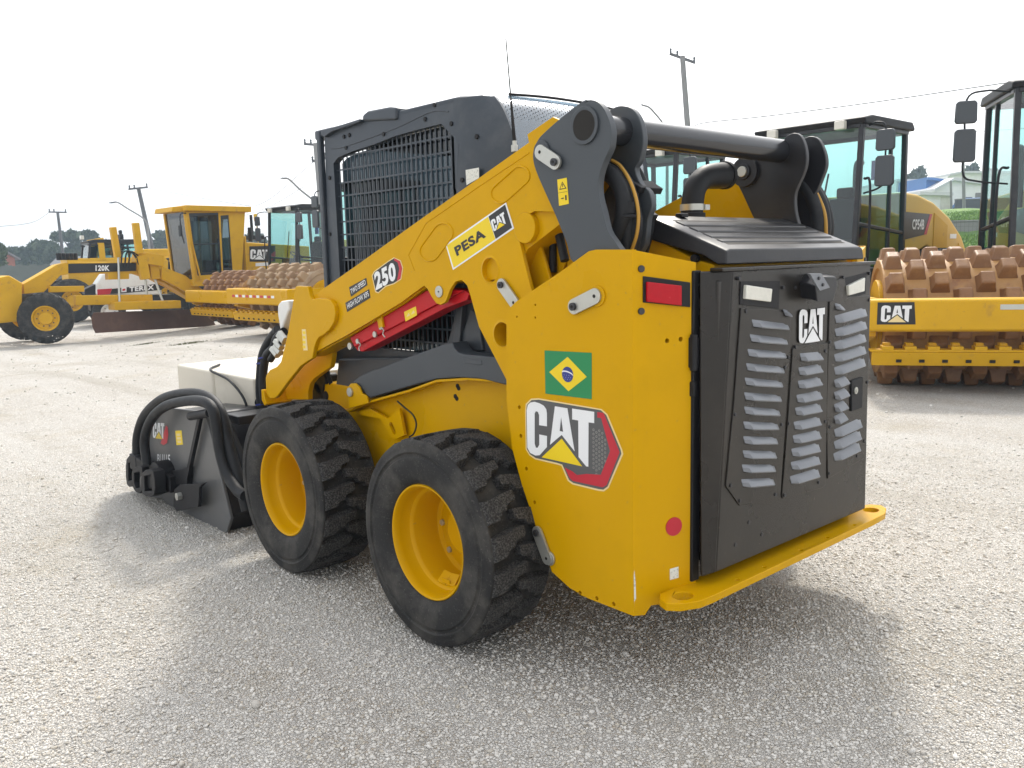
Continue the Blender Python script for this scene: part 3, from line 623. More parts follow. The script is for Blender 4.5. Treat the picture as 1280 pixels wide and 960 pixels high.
# ---- red cylinder brace stowed under the arm
z6 = lambda pts: zm(420, 340, 4.364, pts)
def brace(mir):
    a = onY(.70, z6([(75, 358), (240, 255), (487, 104), (560, 90), (700, 100), (545, 178), (100, 409)])); a2 = onY(.70, z6([(88, 405), (545, 174), (690, 100), (715, 120), (700, 155), (580, 200), (130, 436), (105, 430)]))
    b = MB().prY(a, .70, .692).prY(a, .60, .608); 
    top_ = onY(.70, z6([(75, 358), (487, 104)])); b.hexa([(top_[0][0], .70, top_[0][1]), (top_[1][0], .70, top_[1][1]), (top_[1][0], .60, top_[1][1]), (top_[0][0], .60, top_[0][1])], [(top_[0][0], .70, top_[0][1] - .008), (top_[1][0], .70, top_[1][1] - .008), (top_[1][0], .60, top_[1][1] - .008), (top_[0][0], .60, top_[0][1] - .008)])
    b.prY(a2, .688, .612)
    o = b.build('cylinder_brace', M['red'], LD, bevel=.003, mirror=mir)
    b = MB()
    for px, r_ in (((80, 404), .017), ((122, 378), .012), ((216, 340), .014), ((248, 300), .012)):
        (x, z), = onY(.70, z6([px])); b.cyl((x, .698, z), (x, .708, z), r_, n=20)
    b.build('brace_pin', M['steel'], o, bevel=.001, mirror=mir)
    b = MB()
    for pts in ([(122, 380), (136, 395), (128, 412), (130, 430)], [(248, 300), (262, 318), (258, 338), (270, 356)]):
        b.tube([Vector((x, .712, z)) for x, z in onY(.71, z6(pts))], .0028, 6)
    b.build('hitch_clip', M['steel'], o, mirror=mir)
    b = MB().prY(onY(.705, z6([(228, 252), (252, 238), (263, 300), (240, 306)])), .712, .70).build('brace_strap', M['yellow'], o, bevel=.002, mirror=mir)
    if not mir:
        b = MB(); sheet(b, p3(.70, z6([(372, 218), (437, 187), (443, 236), (380, 270)])), NY, .001, 0)
        for i in range(2): sheet(b, p3(.70, z6([(385 + 26 * i, 246 - 14 * i), (398 + 26 * i, 222 - 14 * i), (406 + 26 * i, 236 - 14 * i)])), NY, .0016, 1)
        b.build('warning_decal', [M['dyellow'], M['dcream']], o)
both(brace)

# ---- lower link and chassis
def link(mir):
    pts = [(440.6, 477.5), (449, 470), (465.8, 462.6), (471.6, 461.4), (510, 446), (557.5, 429.4), (565.5, 428), (567, 434), (572, 440), (580, 442.5), (619, 446), (640, 470), (650, 486), (603, 474), (575, 472), (545, 474), (505, 485), (461, 498), (454, 489), (446, 483)]
    o = MB().prY(onY(.66, pts), .66, .575).build('lift_link', M['grey'], LD, bevel=.006, mirror=mir)
    MB().prY(onY(.66, z6([(690, 470), (795, 482), (798, 508), (700, 498)])), .662, .655).build('cast_plate', M['grey'], o, bevel=.002, mirror=mir)
    lug = [(434.5, 484), (438, 479.5), (444, 479), (449, 484), (452, 492), (458, 495), (460, 504), (436, 511)]
    c = MB().prY(onY(.675, lug), .675, .665).prY(onY(.675, lug), .58, .565).build('link_lug', M['yellow'], LD, bevel=.003, mirror=mir)
    (x, z), = onY(.675, [(438.5, 490)]); b = MB(); b.cyl((x, .56, z), (x, .685, z), .022, n=24); b.build('pivot_pin', M['steel'], c, bevel=.0015, mirror=mir)
both(link)
def chassis(mir):
    ch = [(435, 511), (461, 500.5), (485, 494), (511.7, 486.7), (545, 474.5), (585, 472), (629.7, 475), (660, 478), (690, 600), (600, 700), (470, 640), (400, 560), (410, 520)]
    P = onY(.60, ch); b = MB().prY(P, .60, .57)
    fl = onY(.655, [(434, 513), (461, 501), (511.7, 486.7), (545, 474.5), (585, 472), (640, 475.5)])
    for (x0, z0), (x1, z1) in zip(fl, fl[1:]): b.hexa([(x0, .655, z0), (x1, .655, z1), (x1, .56, z1), (x0, .56, z0)], [(x0, .655, z0 - .012), (x1, .655, z1 - .012), (x1, .56, z1 - .012), (x0, .56, z0 - .012)])
    o = b.build('chassis_side', M['yellow'], LD, bevel=.003, mirror=mir)
    br = onY(.635, z6([(125, 760), (185, 745), (280, 800), (345, 745), (372, 890), (330, 910), (300, 900), (240, 800), (130, 780)]))
    h = [stadium(*onY(.635, z6([(300, 835), (316, 872)])), .013)]
    MB().prY(br, .635, .62, h).build('tie_bracket', M['yellow'], o, bevel=.002, mirror=mir)
    b = MB(); b.tube([Vector((x, .64, z)) for x, z in onY(.64, z6([(335, 705), (375, 740), (420, 780), (438, 830), (425, 880), (400, 900)]))], .004, 8); b.build('cable', M['hose'], o, mirror=mir)
    b = MB()
    for px in ((664, 622), (670, 634), (652, 678), (660, 690)):
        (x, z), = onY(.60, z6([px])); b.cyl((x, .60, z), (x, .603, z), .010, n=14)
    b.build('screw_hole', M['hole'], o, mirror=mir)
    return o
both(chassis)
b = MB(); b.box((.42, 0, .52), (2.0, 1.16, .42)); b.box((1.35, 0, .60), (.35, 1.10, .5)); b.build('chassis_tub', M['yellow'], LD, bevel=.02)
b = MB()
for x in (0, 1.134): b.cyl((x, .80, TR), (x, -.80, TR), .075, n=24)
b.build('axle', M['black'], LD)
# dark body between the chassis and the cab
b = MB(); b.prY([(-.55, .80), (-.55, 1.40), (-.20, 1.42), (.16, 1.62), (.30, 1.30), (.42, 1.05), (1.30, .98), (1.42, .55), (1.42, .40)], .54, -.54); b.build('body_lower', M['grey'], LD, bevel=.01)
b = MB()
for p, w_ in ((z6([(640, 330), (660, 150), (690, 150), (672, 400), (640, 395)]), .57), (z6([(735, 200), (775, 240), (800, 430), (650, 430), (690, 330)]), .555)):
    b.prY(onY(w_, p), w_, w_ - .03)
b.build('body_rib', M['grey'], LD, bevel=.005)
# ---- rear door
DX = -.99
z8 = lambda pts: zm(860, 300, 2.823, pts)
fold = onX(DX, [(916, 338), (895, 714)]); (ry, rt), (ry2, rb) = onX(DX, [(1089, 327), (1082, 631)])
bev = [(q.x, q.y, q.z) for q in (onp(875, 337, (-.945, 0, 0), (1, 0, 0)), onp(876.5, 722, (-.962, 0, 0), (1, 0, 0)))]
ztop, zbot = fold[0][1], bev[1][2]
door_f = [(fold[0][0], ztop), (ry, ztop + .004), (ry2, zbot + .0), (fold[1][0], zbot + .012)]
b = MB(); b.prX(door_f, DX, DX + .022)
b.hexa([(DX, fold[0][0], ztop), (bev[0][0], bev[0][1], ztop), (bev[1][0], bev[1][1], zbot), (DX, fold[1][0], zbot + .012)], [(DX + .03, fold[0][0] - .02, ztop - .002), (bev[0][0] + .02, bev[0][1] - .02, ztop - .002), (bev[1][0] + .02, bev[1][1] - .02, zbot), (DX + .03, fold[1][0] - .02, zbot + .012)])
b.box((-.93, 0, (ztop + zbot) / 2), (.09, 1.0, ztop - zbot - .06))
door = b.build('rear_door', M['door'], LD, bevel=.006)
# top lip
b = MB(); b.box((DX + .012, (fold[0][0] + ry) / 2 + .03, ztop + .004), (.05, fold[0][0] - ry + .09, .012)); b.build('door_lip', M['door'], door, bevel=.003)
NX = (-1, 0, 0)
def pX(x, pts): return [Vector((x, y, z)) for y, z in onX(x, pts)]
# raised grille panels
for pl in ([(183, 240), (290, 244), (326, 252), (360, 262), (344, 560), (322, 912), (178, 936), (130, 868), (160, 560)], [(366, 384), (380, 372), (490, 362), (482, 862), (470, 874), (332, 912), (328, 900), (350, 620)], [(498, 152), (548, 130), (560, 200), (640, 196), (636, 330), (618, 770), (490, 842), (486, 600)]):
    MB().prX(onX(DX, z8(pl)), DX - .005, DX + .004).build('grille_panel', M['door'], door, bevel=.002)
LV = [((222, 308), (357, 318)), ((215, 360), (352, 370)), ((207, 412), (347, 417)), ((202, 462), (340, 470)), ((197, 513), (335, 520)), ((195, 565), (330, 570)), ((195, 615), (325, 620)), ((192, 668), (320, 668)), ((192, 720), (316, 718)), ((190, 770), (312, 768)), ((187, 820), (308, 815)), ((185, 872), (305, 862)),
      ((392, 428), (472, 422)), ((387, 478), (472, 465)), ((385, 525), (470, 510)), ((380, 575), (470, 558)), ((375, 620), (470, 603)), ((370, 670), (468, 650)), ((367, 718), (467, 697)), ((362, 765), (465, 743)), ((360, 812), (465, 787)), ((357, 862), (463, 832)),
      ((515, 295), (630, 265)), ((515, 342), (630, 310)), ((513, 388), (627, 355)), ((513, 432), (627, 397)), ((513, 478), (625, 440)), ((513, 522), (562, 505)), ((513, 565), (562, 548)), ((513, 608), (557, 592)), ((513, 650), (555, 632)), ((513, 697), (612, 655)), ((512, 740), (610, 697)), ((510, 782), (607, 738)), ((334, 268), (357, 272)), ((515, 246), (545, 250))]
X1 = DX - .005
for (xl, yl), (xr, yr) in LV:
    hgt = 29 if xr - xl > 40 else 24
    e0, e1 = (16, 2) if xl < 300 else (14, 4)
    top_ = onX(X1, z8([(xl + 2, yl - hgt), (xr - 6, yr - hgt + (6 if xl < 300 else 0))])); lip = onX(X1, z8([(xl + e0 * .5, yl - 3), (xr, yr - 3)]))
    (ya, za), (yb, zb) = top_; (yc, zc), (yd, zd) = lip
    D = .019
    b = MB(); n = 8
    T0, T1_, L0, L1 = Vector((X1, ya, za)), Vector((X1, yb, zb)), Vector((X1, yc, zc)), Vector((X1, yd, zd))
    rings = []
    for i in range(n + 1):
        t = i / n; f = min(1, t / .14, (1 - t) / .07) if xr - xl > 40 else min(1, t / .3, (1 - t) / .2)
        f = .08 + .92 * f ** .7; tp = T0.lerp(T1_, t); lp = L0.lerp(L1, t); o_ = Vector((-D * f, 0, 0)); dn = Vector((0, 0, -.004 * f))
        rings.append([tp + Vector((.001, 0, 0)), tp.lerp(lp, .5) + o_ * .62, lp + o_, lp + o_ + dn + Vector((.0025, 0, 0)), lp + Vector((.001, 0, .004))])
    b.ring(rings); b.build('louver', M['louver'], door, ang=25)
    MB().add([tuple(L0 + Vector((-.0012, 0, .003))), tuple(L1 + Vector((-.0012, 0, .003))), tuple(L1 + Vector((-.0012, 0, -.004))), tuple(L0 + Vector((-.0012, 0, -.004)))], [(0, 1, 2, 3)]).build('louver_slot', M['hole'], door)
# work lamps in dark recesses
for house, lens in (([(183, 146), (322, 144), (318, 243), (180, 228)], [(193, 158), (285, 172), (280, 219), (190, 208)]), ([(545, 136), (628, 116), (624, 190), (552, 212)], [(554, 161), (613, 132), (611, 181), (556, 196)])):
    o = MB().prX(onX(DX, z8(house)), DX - .004, DX + .002).build('lamp_recess', M['plastic'], door, bevel=.002)
    MB().prX(onX(DX, z8(lens)), DX - .016, DX).build('work_lamp', M['lens'], o, bevel=.004)
# emblem
b = MB(); k = pX(DX, z8([(386, 366), (476, 352), (387, 246)]))
letters(b, k[0], k[1], k[2], NX, .0058, 0, 0, tri=False)
b.prism(LG['tri'], *[(lambda a, c, o=o: k[0] + (k[1] - k[0]) / LW * a + (k[2] - k[0]) * c + Vector(NX) * o) for o in (.0058, .0066)], m=0)
b.build('emblem', [M['white'], M['dyellow']], door)
# camera housing under the top lip
f0 = pX(DX, z8([(385, 150), (418, 118), (470, 118), (505, 160), (440, 215), (396, 215)]))
b = MB(); a = onX(DX, z8([(400, 205), (392, 150), (418, 118), (472, 118), (478, 150), (462, 205)]))
rings = [[(DX + .002, y, z) for y, z in a], [(DX - .035, y, z - .004) for y, z in a], [(DX - .062, (y - a[0][0]) * .92 + a[0][0], z - .012) for y, z in a]]
b.ring(rings); ch = b.build('camera_housing', M['black'], door, bevel=.004)
b = MB(); k = [Vector((DX - .066, y, z)) for y, z in onX(DX - .064, z8([(428, 118), (470, 118), (500, 168), (464, 180)]))]; b.hexa([p + Vector((.012, 0, 0)) for p in k], k)
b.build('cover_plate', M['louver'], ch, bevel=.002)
b = MB()
for px in ((460, 135), (474, 158)):
    q = onp(860 + px[0] / 2.823, 300 + px[1] / 2.823, (DX - .066, 0, 0), (1, 0, 0)); b.cyl(q, q + Vector((-.005, 0, 0)), .006, n=12)
b.build('screw', M['bolt'], ch)
# latch and screws
o = MB().prX(onX(DX, z8([(568, 496), (608, 482), (606, 590), (568, 604)])), DX - .012, DX).build('latch_plate', M['plastic'], door, bevel=.003)
q = onp(860 + 590 / 2.823, 300 + 531 / 2.823, (DX - .012, 0, 0), (1, 0, 0)); b = MB(); b.cyl(q, q + Vector((-.006, 0, 0)), .014, n=24); b.cyl(q + Vector((-.005, 0, 0)), q + Vector((-.009, 0, 0)), .007, n=16); b.build('lock', M['steel'], o, bevel=.001)
b = MB()
for px in ((180, 136), (336, 168), (380, 168), (506, 152), (548, 132), (204, 252), (346, 258), (354, 414), (342, 450), (166, 616), (150, 866), (182, 920), (308, 898), (330, 652), (356, 648), (380, 378), (484, 392), (500, 360), (484, 640), (500, 660), (460, 856), (340, 900), (640, 118), (638, 212), (632, 502), (622, 710), (596, 762), (498, 824)):
    X, Y = 860 + px[0] / 2.823, 300 + px[1] / 2.823
    q = onp(X, Y, (X1, 0, 0), (1, 0, 0)); b.cyl(q + Vector((.006, 0, 0)), q + Vector((-.004, 0, 0)), .0065, n=10)
for px in ((936, 653), (952, 668), (919, 681)):
    q = onp(*px, (DX, 0, 0), (1, 0, 0)); b.cyl(q + Vector((.004, 0, 0)), q + Vector((-.003, 0, 0)), .0075, n=10)
b.build('door_screw', M['bolt'], door, bevel=.001)
# hinge block glimpsed between door and upright
b = MB(); (a, c), = onR([(871, 440)]); p = R3(.235, c); b.box((-.915, .56, c), (.05, .03, .10)); b.cyl((-.93, .565, c - .06), (-.93, .565, c + .06), .012, n=14); b.box((-.915, .56, c - .12), (.04, .02, .05)); b.build('door_hinge', M['plastic'], LD, bevel=.004)
MB().box((-.90, .545, .9), (.06, .04, 1.04)).build('door_seal', M['plastic'], LD, bevel=.004)

# ---- bumper plate with towing eyes
(ya, yb) = (.708, -.725)
pts = [(-.90, .60), (-.90, .70), (-.925, .735), (-.965, .752), (-1.0, .725), (-1.03, .66), (-1.035, .60), (-1.035, -.55), (-1.03, -.66), (-1.0, -.735), (-.965, -.765), (-.925, -.745), (-.90, -.70), (-.90, -.60)]
eyes = [[(x, y) for x, y in circ(-.966, s * .665, .038, 20)] for s in (1, -1)]
eyes = [[(-.966 + (x + .966) * .8, y) for x, y in e] for e in eyes]
eyes += [circ(-1.012, y, .008, 10) for y in (.42, .25, .0, -.2, -.42)]
MB().prZ(pts, .345, .372, eyes).build('bumper', M['yellow'], LD, bevel=.004)

# ---- engine hood
HX, HY = -.985, .475
hb = [(HX, HY), (-.70, HY)]
A = dict(rt=1.487, rb=1.437, ft=1.610, fb=1.53)
b = MB()
def sect(y):       # profile along x at one side
    return [(-.66, y, A['ft']), (-.70, y, A['ft'] - .012), (-.962, y, A['rt'] + .008), (HX, y, A['rt'] - .002), (HX - .004, y, A['rb']), (HX + .03, y, A['rb']), (-.90, y, A['rb'] + .03), (-.66, y, A['fb'])]
b.ring([[(x, y * .985, z - .006) if i in (0, 1, 2, 3) else (x, y, z) for i, (x, y, z) in enumerate(sect(HY))], sect(HY - .03), sect(-HY + .03), [(x, y * .985, z - .006) if i in (0, 1, 2, 3) else (x, y, z) for i, (x, y, z) in enumerate(sect(-HY))]])
hood = b.build('engine_hood', M['black'], LD, bevel=.006)
def htop(x): return A['rt'] + .008 + (x + .962) / (-.70 + .962) * (A['ft'] - .02 - A['rt'])
b = MB()
for x in (-.73, -.785, -.84, -.895, -.935):
    b.hexa([(x - .011, .40, htop(x - .011) + .0006), (x + .011, .40, htop(x + .011) + .0006), (x + .011, -.40, htop(x + .011) + .0006), (x - .011, -.40, htop(x - .011) + .0006)], [(x - .011, .40, htop(x - .011) - .01), (x + .011, .40, htop(x + .011) - .01), (x + .011, -.40, htop(x + .011) - .01), (x - .011, -.40, htop(x - .011) - .01)])
b.build('hood_slot', M['hole'], hood)
b = MB()
for x in (-.757, -.812, -.868, -.917):
    w1, w2 = (.020, .017) if x > -.9 else (.013, .010)
    b.hexa([(x + a_ * w1, y_, htop(x + a_ * w1) - .002) for a_, y_ in ((-1, .41), (1, .41), (1, -.41), (-1, -.41))], [(x + a_ * w2, y_, htop(x + a_ * w2) + .0045) for a_, y_ in ((-1, .405), (1, .405), (1, -.405), (-1, -.405))])
b.build('hood_rib', M['black'], hood, bevel=.002)
b = MB(); b.box((-.685, .30, htop(-.69) + .008), (.03, .04, .014)); b.build('hood_clip', M['plastic'], hood, bevel=.003)
b = MB(); b.prY([(-.93, 1.33), (-.93, 1.437), (-.86, 1.452), (-.66, 1.54), (-.55, 1.60), (-.35, 1.60), (-.35, 1.33)], .455, -.455); b.build('engine_bay', M['yellow'], LD, bevel=.006)
b = MB(); 
q = onp(871, 323, (0, .456, 0), (0, 1, 0)); b.cyl((q.x, .455, q.z), (q.x, .475, q.z), .013, n=16); b.build('rubber_stop', M['plastic'], LD)
b = MB(); b.box((-.62, .58, 1.38), (.38, .22, .02)); b.build('bay_shelf', M['yellow'], LD, bevel=.004)

# ---- exhaust elbow
EXX = -.55
c = [onp(a, d, (EXX, 0, 0), (1, 0, 0)) for a, d in zm(800, 170, 7.39, [(478, 760), (482, 660), (500, 520), (535, 440), (600, 385), (690, 370), (785, 362)])]
ex = MB(); ex.tube(c, lambda t: .043 + .008 * min(1, max(0, (t - .55) / .3)), 24, 6); e = ex.build('exhaust_elbow', M['plastic'], LD, ang=50)
d = (c[-1] - c[-2]).normalized(); ex = MB(); ex.cyl(c[-1] - d * .012, c[-1] + d * .006, .056, n=28); ex.cyl(c[-1] + d * .005, c[-1] + d * .0075, .046, n=28, m=1); ex.build('exhaust_tip', [M['plastic'], M['hole']], e, bevel=.003)
ex = MB(); ex.cyl(c[1] - Vector((0, 0, .012)), c[1] + Vector((0, 0, .012)), .0465, n=28); ex.box(c[1] + Vector((-.03, -.045, 0)), (.02, .03, .02)); ex.build('hose_clamp', M['steel'], e)
ex = MB(); ex.cyl(c[0] + Vector((0, 0, -.06)), c[0] + Vector((0, 0, .02)), .052, n=28); ex.build('exhaust_collar', M['plastic'], e, bevel=.003)

# ---- hose loops behind the towers
def loopset(y0, sgn, pxs, zoomf, name='hydraulic_hose'):
    for (pts, r_, yy, mm) in pxs:
        b = MB(); P = [Vector((x, yy, z)) for x, z in onY(yy, zoomf(pts))]; b.tube(P, r_, 12); b.build(name, M[mm], LD)
zt = lambda pts: zm(640, 110, 4.364, pts)
loopset(.6, 1, [([(500, 395), (560, 400), (620, 450), (670, 530), (705, 640), (712, 760), (690, 860), (660, 930)], .022, .56, 'hose'),
                ([(490, 420), (560, 440), (620, 520), (655, 620), (672, 740), (655, 860), (630, 930)], .026, .62, 'hose'),
                ([(510, 380), (580, 375), (650, 420), (710, 520), (742, 640), (742, 770), (715, 890), (700, 930)], .020, .50, 'hose'),
                ([(480, 450), (540, 470), (590, 540), (610, 620), (600, 720), (560, 840)], .03, .66, 'hose'),
                ([(545, 395), (590, 425), (640, 500), (676, 600), (690, 700), (680, 800), (655, 880)], .006, .646, 'hosestripe')], zt, 'hydraulic_hose')
b = MB(); k = [Vector((x, .645, z)) for x, z in onY(.645, zt([(634, 622), (634, 690), (634, 712), (632, 730), (618, 930)]))]
b.cyl(k[0], k[1], .034, n=24); b.cyl(k[1], k[2], .040, n=24); b.build('breather_cap', M['plastic'], LD, bevel=.004)
b = MB(); b.cyl(k[2], k[4], .020, n=18); b.build('breather_hose', M['hose'], LD)
b = MB()
for px in ((725, 540), (700, 685)):
    (x, z), = onY(.55, zt([px])); b.box((x, .55, z), (.06, .12, .022), Matrix.Rotation(R(-30), 3, 'Y'))
b.build('hose_clip', M['plastic'], LD, bevel=.003)
zr = lambda pts: zm(800, 120, 4.573, pts)
loopset(-.6, -1, [([(905, 490), (960, 500), (1010, 560), (1045, 640), (1058, 740), (1050, 840)], .026, -.58, 'hose'),
                  ([(910, 500), (950, 530), (990, 600), (1015, 700), (1010, 840)], .03, -.55, 'hose'),
                  ([(915, 486), (980, 500), (1035, 570), (1070, 660), (1082, 750), (1072, 850)], .020, -.64, 'hose'),
                  ([(935, 490), (990, 530), (1030, 600), (1058, 690), (1064, 830)], .008, -.555, 'hosestripe')], zr)
b = MB(); b.tube([(-.45, .66, 1.46), (-.40, .64, 1.58), (-.38, .60, 1.66), (-.40, .5, 1.72)], .016, 10); b.tube([(-.35, .62, 1.42), (-.34, .60, 1.55), (-.36, .55, 1.65)], .014, 10); b.build('hydraulic_hose', M['hose'], LD)
b = MB()
for p in ((705, 262), (694, 280), (688, 278)):
    q = onp(*p, (0, .62, 0), (0, 1, 0)); b.cyl(q + Vector((0, -.02, 0)), q + Vector((0, .02, 0)), .016, n=6)
b.build('hose_fitting', M['steel'], LD, bevel=.002)

# ---- cab
CY = .50
zc = lambda pts: zm(390, 100, 3.839, pts)
def rr(z0, z1): return z0, z1
# plan of the cab body with a rounded rear corner; local arrays in (x, y)
XF, XR, ZB, ZT = 1.40, .02, .95, 2.125
def plan(o=0.0, rad=.26):
    P = [(XF + .03, CY - o)]
    P += [(XR + rad + (rad - o) * math.cos(t), CY - rad + (rad - o) * math.sin(t)) for t in (R(90 + 9 * i) for i in range(11))]
    return P
XK = .345
_rc = sorted((z, x) for x, z in onY(.44, [(598, 111.5), (605, 114), (612, 119), (618.5, 127), (624, 137), (629, 149), (633, 160), (637, 172), (641, 190), (645, 225), (646, 260)]))
def rear_x(z):
    if z <= _rc[0][0]: return _rc[0][1]
    for (z0, x0), (z1, x1) in zip(_rc, _rc[1:]):
        if z <= z1: return x0 + (x1 - x0) * (z - z0) / (z1 - z0)
    return _rc[-1][1]
side_h = onY(CY, zc([(103, 400), (125, 372), (185, 345), (300, 308), (400, 268), (500, 240), (620, 210), (655, 248), (668, 262), (705, 305), (692, 520), (660, 560)])) 
side_h = side_h + [(side_h[-1][0], 1.05), (1.30, 1.05), (side_h[0][0] - .01, 1.10)]
def cab_side(mir):
    out = [(1.43, ZB), (1.41, 1.4), (1.385, ZT), (XK, ZT), (XK, ZB)]
    b = MB(); b.prY(out, CY, CY - .035, [side_h])
    # rear post: bent inwards, its rear edge curving forward towards the roof
    K, J = 34, 7; rings = []
    for k in range(K + 1):
        z = ZB + (ZT + .012 - ZB) * k / K; xe = rear_x(z)
        o_ = [(XK + (xe - XK) * j / J, CY - .085 * (j / J) ** 2.2, z) for j in range(J + 1)]
        rings.append(o_ + [(x + (.0 if j < J else .012), y - .03, z) for j, (x, y, z) in reversed(list(enumerate(o_)))])
    b.ring(rings)
    return b.build('cab_side', M['cab'], LD, bevel=.004, mirror=mir, ang=45)
CS = cab_side(False); CSR = cab_side(True)
def mesh_guard(mir, parent):
    b = MB(); y = CY - .018
    xs = [p[0] for p in side_h]; x0, x1 = min(xs), max(xs)
    def zr_(x):     # hole extent at x
        zs = []
        n = len(side_h)
        for i in range(n):
            (xa, za), (xb, zb) = side_h[i], side_h[(i + 1) % n]
            if (xa - x) * (xb - x) <= 0 and xa != xb: zs.append(za + (zb - za) * (x - xa) / (xb - xa))
        return (min(zs), max(zs)) if len(zs) > 1 else None
    k = 1; st = .036
    while x0 + k * st < x1:
        x = x0 + k * st; e = zr_(x)
        if e: b.box((x, y, (e[0] + e[1]) / 2), (.0075, .004, e[1] - e[0] + .004))
        k += 1
    z = 1.10; zt_ = max(p[1] for p in side_h)
    while z < zt_:
        seg = [x0 + (x1 - x0) * i / 80 for i in range(81)]; on = [x for x in seg if (lambda e: e and e[0] < z < e[1])(zr_(x))]
        if len(on) > 1: b.box(((on[0] + on[-1]) / 2, y, z), (on[-1] - on[0] + .02, .003, .0075))
        z += .064
    b.build('mesh_guard', M['cab'], parent, mirror=mir)
    MB().prY([(p[0], p[1]) for p in side_h], CY - .05, CY - .055).build('side_window', M['glass_dark'], parent, mirror=mir)
mesh_guard(False, CS); mesh_guard(True, CSR)
# raised border round the mesh opening, joint lines, bolts, door-edge strip
b = MB(); pts = [Vector((x, CY, z)) for x, z in onY(CY, zc([(92, 330), (165, 318), (400, 232), (540, 165), (600, 148), (655, 152)]))]; b.tube(pts, .0028, 8, 3)
b.build('cab_seam', M['cab'], CS)
b = MB()
for px in ((155, 272), (180, 265), (590, 120), (670, 210), (544, 188), (345, 260), (165, 325), (722, 480), (778, 270), (86, 470), (88, 740)):
    (x, z), = onY(CY, zc([px])); y = CY if px[0] < 740 else CY - .015; b.cyl((x, y - .002, z), (x, y + .006, z), .010, n=12)
b.build('cab_bolt', M['plastic'], CS, bevel=.001)
b = MB(); b.box((1.425, CY + .002, 1.56), (.035, .03, 1.16)); b.build('door_strip', M['cab'], CS, bevel=.008)
# roof, with the raised side block and rear lip
b = MB()
rpn = [(1.47, .50), (1.47, -.50), (.34, -.50), (.22, -.44), (.19, -.28), (.19, .28), (.22, .44), (.34, .50)]
b.prZ(rpn, ZT - .01, ZT + .022); b.prZ([(1.40, .42), (1.40, -.42), (.40, -.42), (.26, -.28), (.26, .28), (.40, .42)], ZT + .015, ZT + .045)
b.prY([(1.47, ZT - .03), (1.47, ZT + .02), (1.30, ZT + .02), (1.30, ZT - .01)], .51, -.51)
roof = b.build('cab_roof', M['cab'], LD, bevel=.012, seg=3)
bl = onY(.50, [(455, 152), (455, 144), (461.5, 138.5), (488, 133.5), (498, 134.4), (498, 150)])
MB().prY([(x, z) for x, z in bl], .512, .40).build('roof_block', M['cab'], roof, bevel=.012, seg=3)
MB().prY(onY(.50, [(406, 168), (408, 163), (430, 157), (455, 149), (455, 153), (420, 165), (410, 172)]), .525, .49).build('roof_gutter', M['cab'], roof, bevel=.004)
# rear window, sloping between the two bent rear posts
cab_r = MB().box((.10, 0, 1.30), (.05, .84, .64)).build('rear_panel', M['cab'], LD, bevel=.01)
b = MB(); n = 10; K = 8; rings = []
def gx(y, z): return rear_x(z) + .012 - .05 * (1 - (y / .42) ** 2)
for i in range(n + 1):
    y = -.42 + .84 * i / n
    rings.append([(gx(y, 1.62 + .53 * k / K), y, 1.62 + .53 * k / K) for k in range(K + 1)] + [(gx(y, 1.62 + .53 * k / K) + .006, y, 1.62 + .53 * k / K) for k in range(K, -1, -1)])
b.ring(rings); b.build('rear_window', M['glass_rear'], cab_r, ang=60)
b = MB()
for i in range(46):                 # dotted band printed along the glass edge
    for j in range(7 - (i % 2)):
        y = -.39 + .78 * i / 45; z = 2.125 - .014 * j - (.007 if i % 2 else 0); x = gx(y, z) - .0015
        b.cyl((x, y, z), (x - .0008, y, z), .0034 * (1 - j * .06), n=6)
b.build('window_frit', M['plastic'], cab_r)
b = MB(); b.tube([(.20, .31, 2.158), (.185, .16, 2.163), (.18, 0, 2.165), (.185, -.22, 2.163), (.205, -.42, 2.155)], .006, 8); b.build('window_trim', M['plastic'], cab_r)
# seat and dark interior
b = MB(); b.box((.55, 0, 1.18), (.5, .5, .14)); b.box((.36, 0, 1.42), (.10, .42, .45)); b.box((.34, 0, 1.76), (.08, .22, .14)); b.build('seat', M['plastic'], LD, bevel=.04, seg=3)
b = MB(); b.box((.78, .34, 1.30), (.34, .08, .10)); b.box((.78, -.34, 1.30), (.34, .08, .10)); b.cyl((.95, .34, 1.3), (.97, .34, 1.5), .02); b.cyl((.95, -.34, 1.3), (.97, -.34, 1.5), .02); b.build('armrest', M['plastic'], LD, bevel=.015)
b = MB(); b.box((1.36, 0, 1.25), (.05, .9, .5)); b.build('dash_panel', M['plastic'], LD, bevel=.01)
b = MB()
for y in (.46, -.46): b.box((1.385, y, 1.75), (.06, .05, .75))
b.box((1.385, 0, 2.09), (.06, .9, .06)); b.build('windscreen_frame', M['cab'], LD, bevel=.008)
# data sticker near the arm
b = MB(); sheet(b, p3(CY, zc([(738, 432), (802, 420), (803, 470), (742, 505)])), NY, .0012); b.build('sticker', M['label'], CS)
# antenna
q = onp(643, 176, (.05, 0, 0), (1, 0, 0)); t_ = onp(632.3, 48, (.05, 0, 0), (1, 0, 0)); m_ = q.lerp(t_, .42)
b = MB(); b.cyl(q - Vector((0, 0, .02)), q, .009, n=14); b.cyl(q, m_, .008, .004, n=10, m=1); b.cyl(m_, t_, .0028, .0022, n=8, m=1); b.build('antenna', [M['steel'], M['plastic']], LD)
b = MB(); b.box(q - Vector((0, .0, .03)), (.022, .022, .03)); b.build('antenna_bracket', M['steel'], LD, bevel=.004)
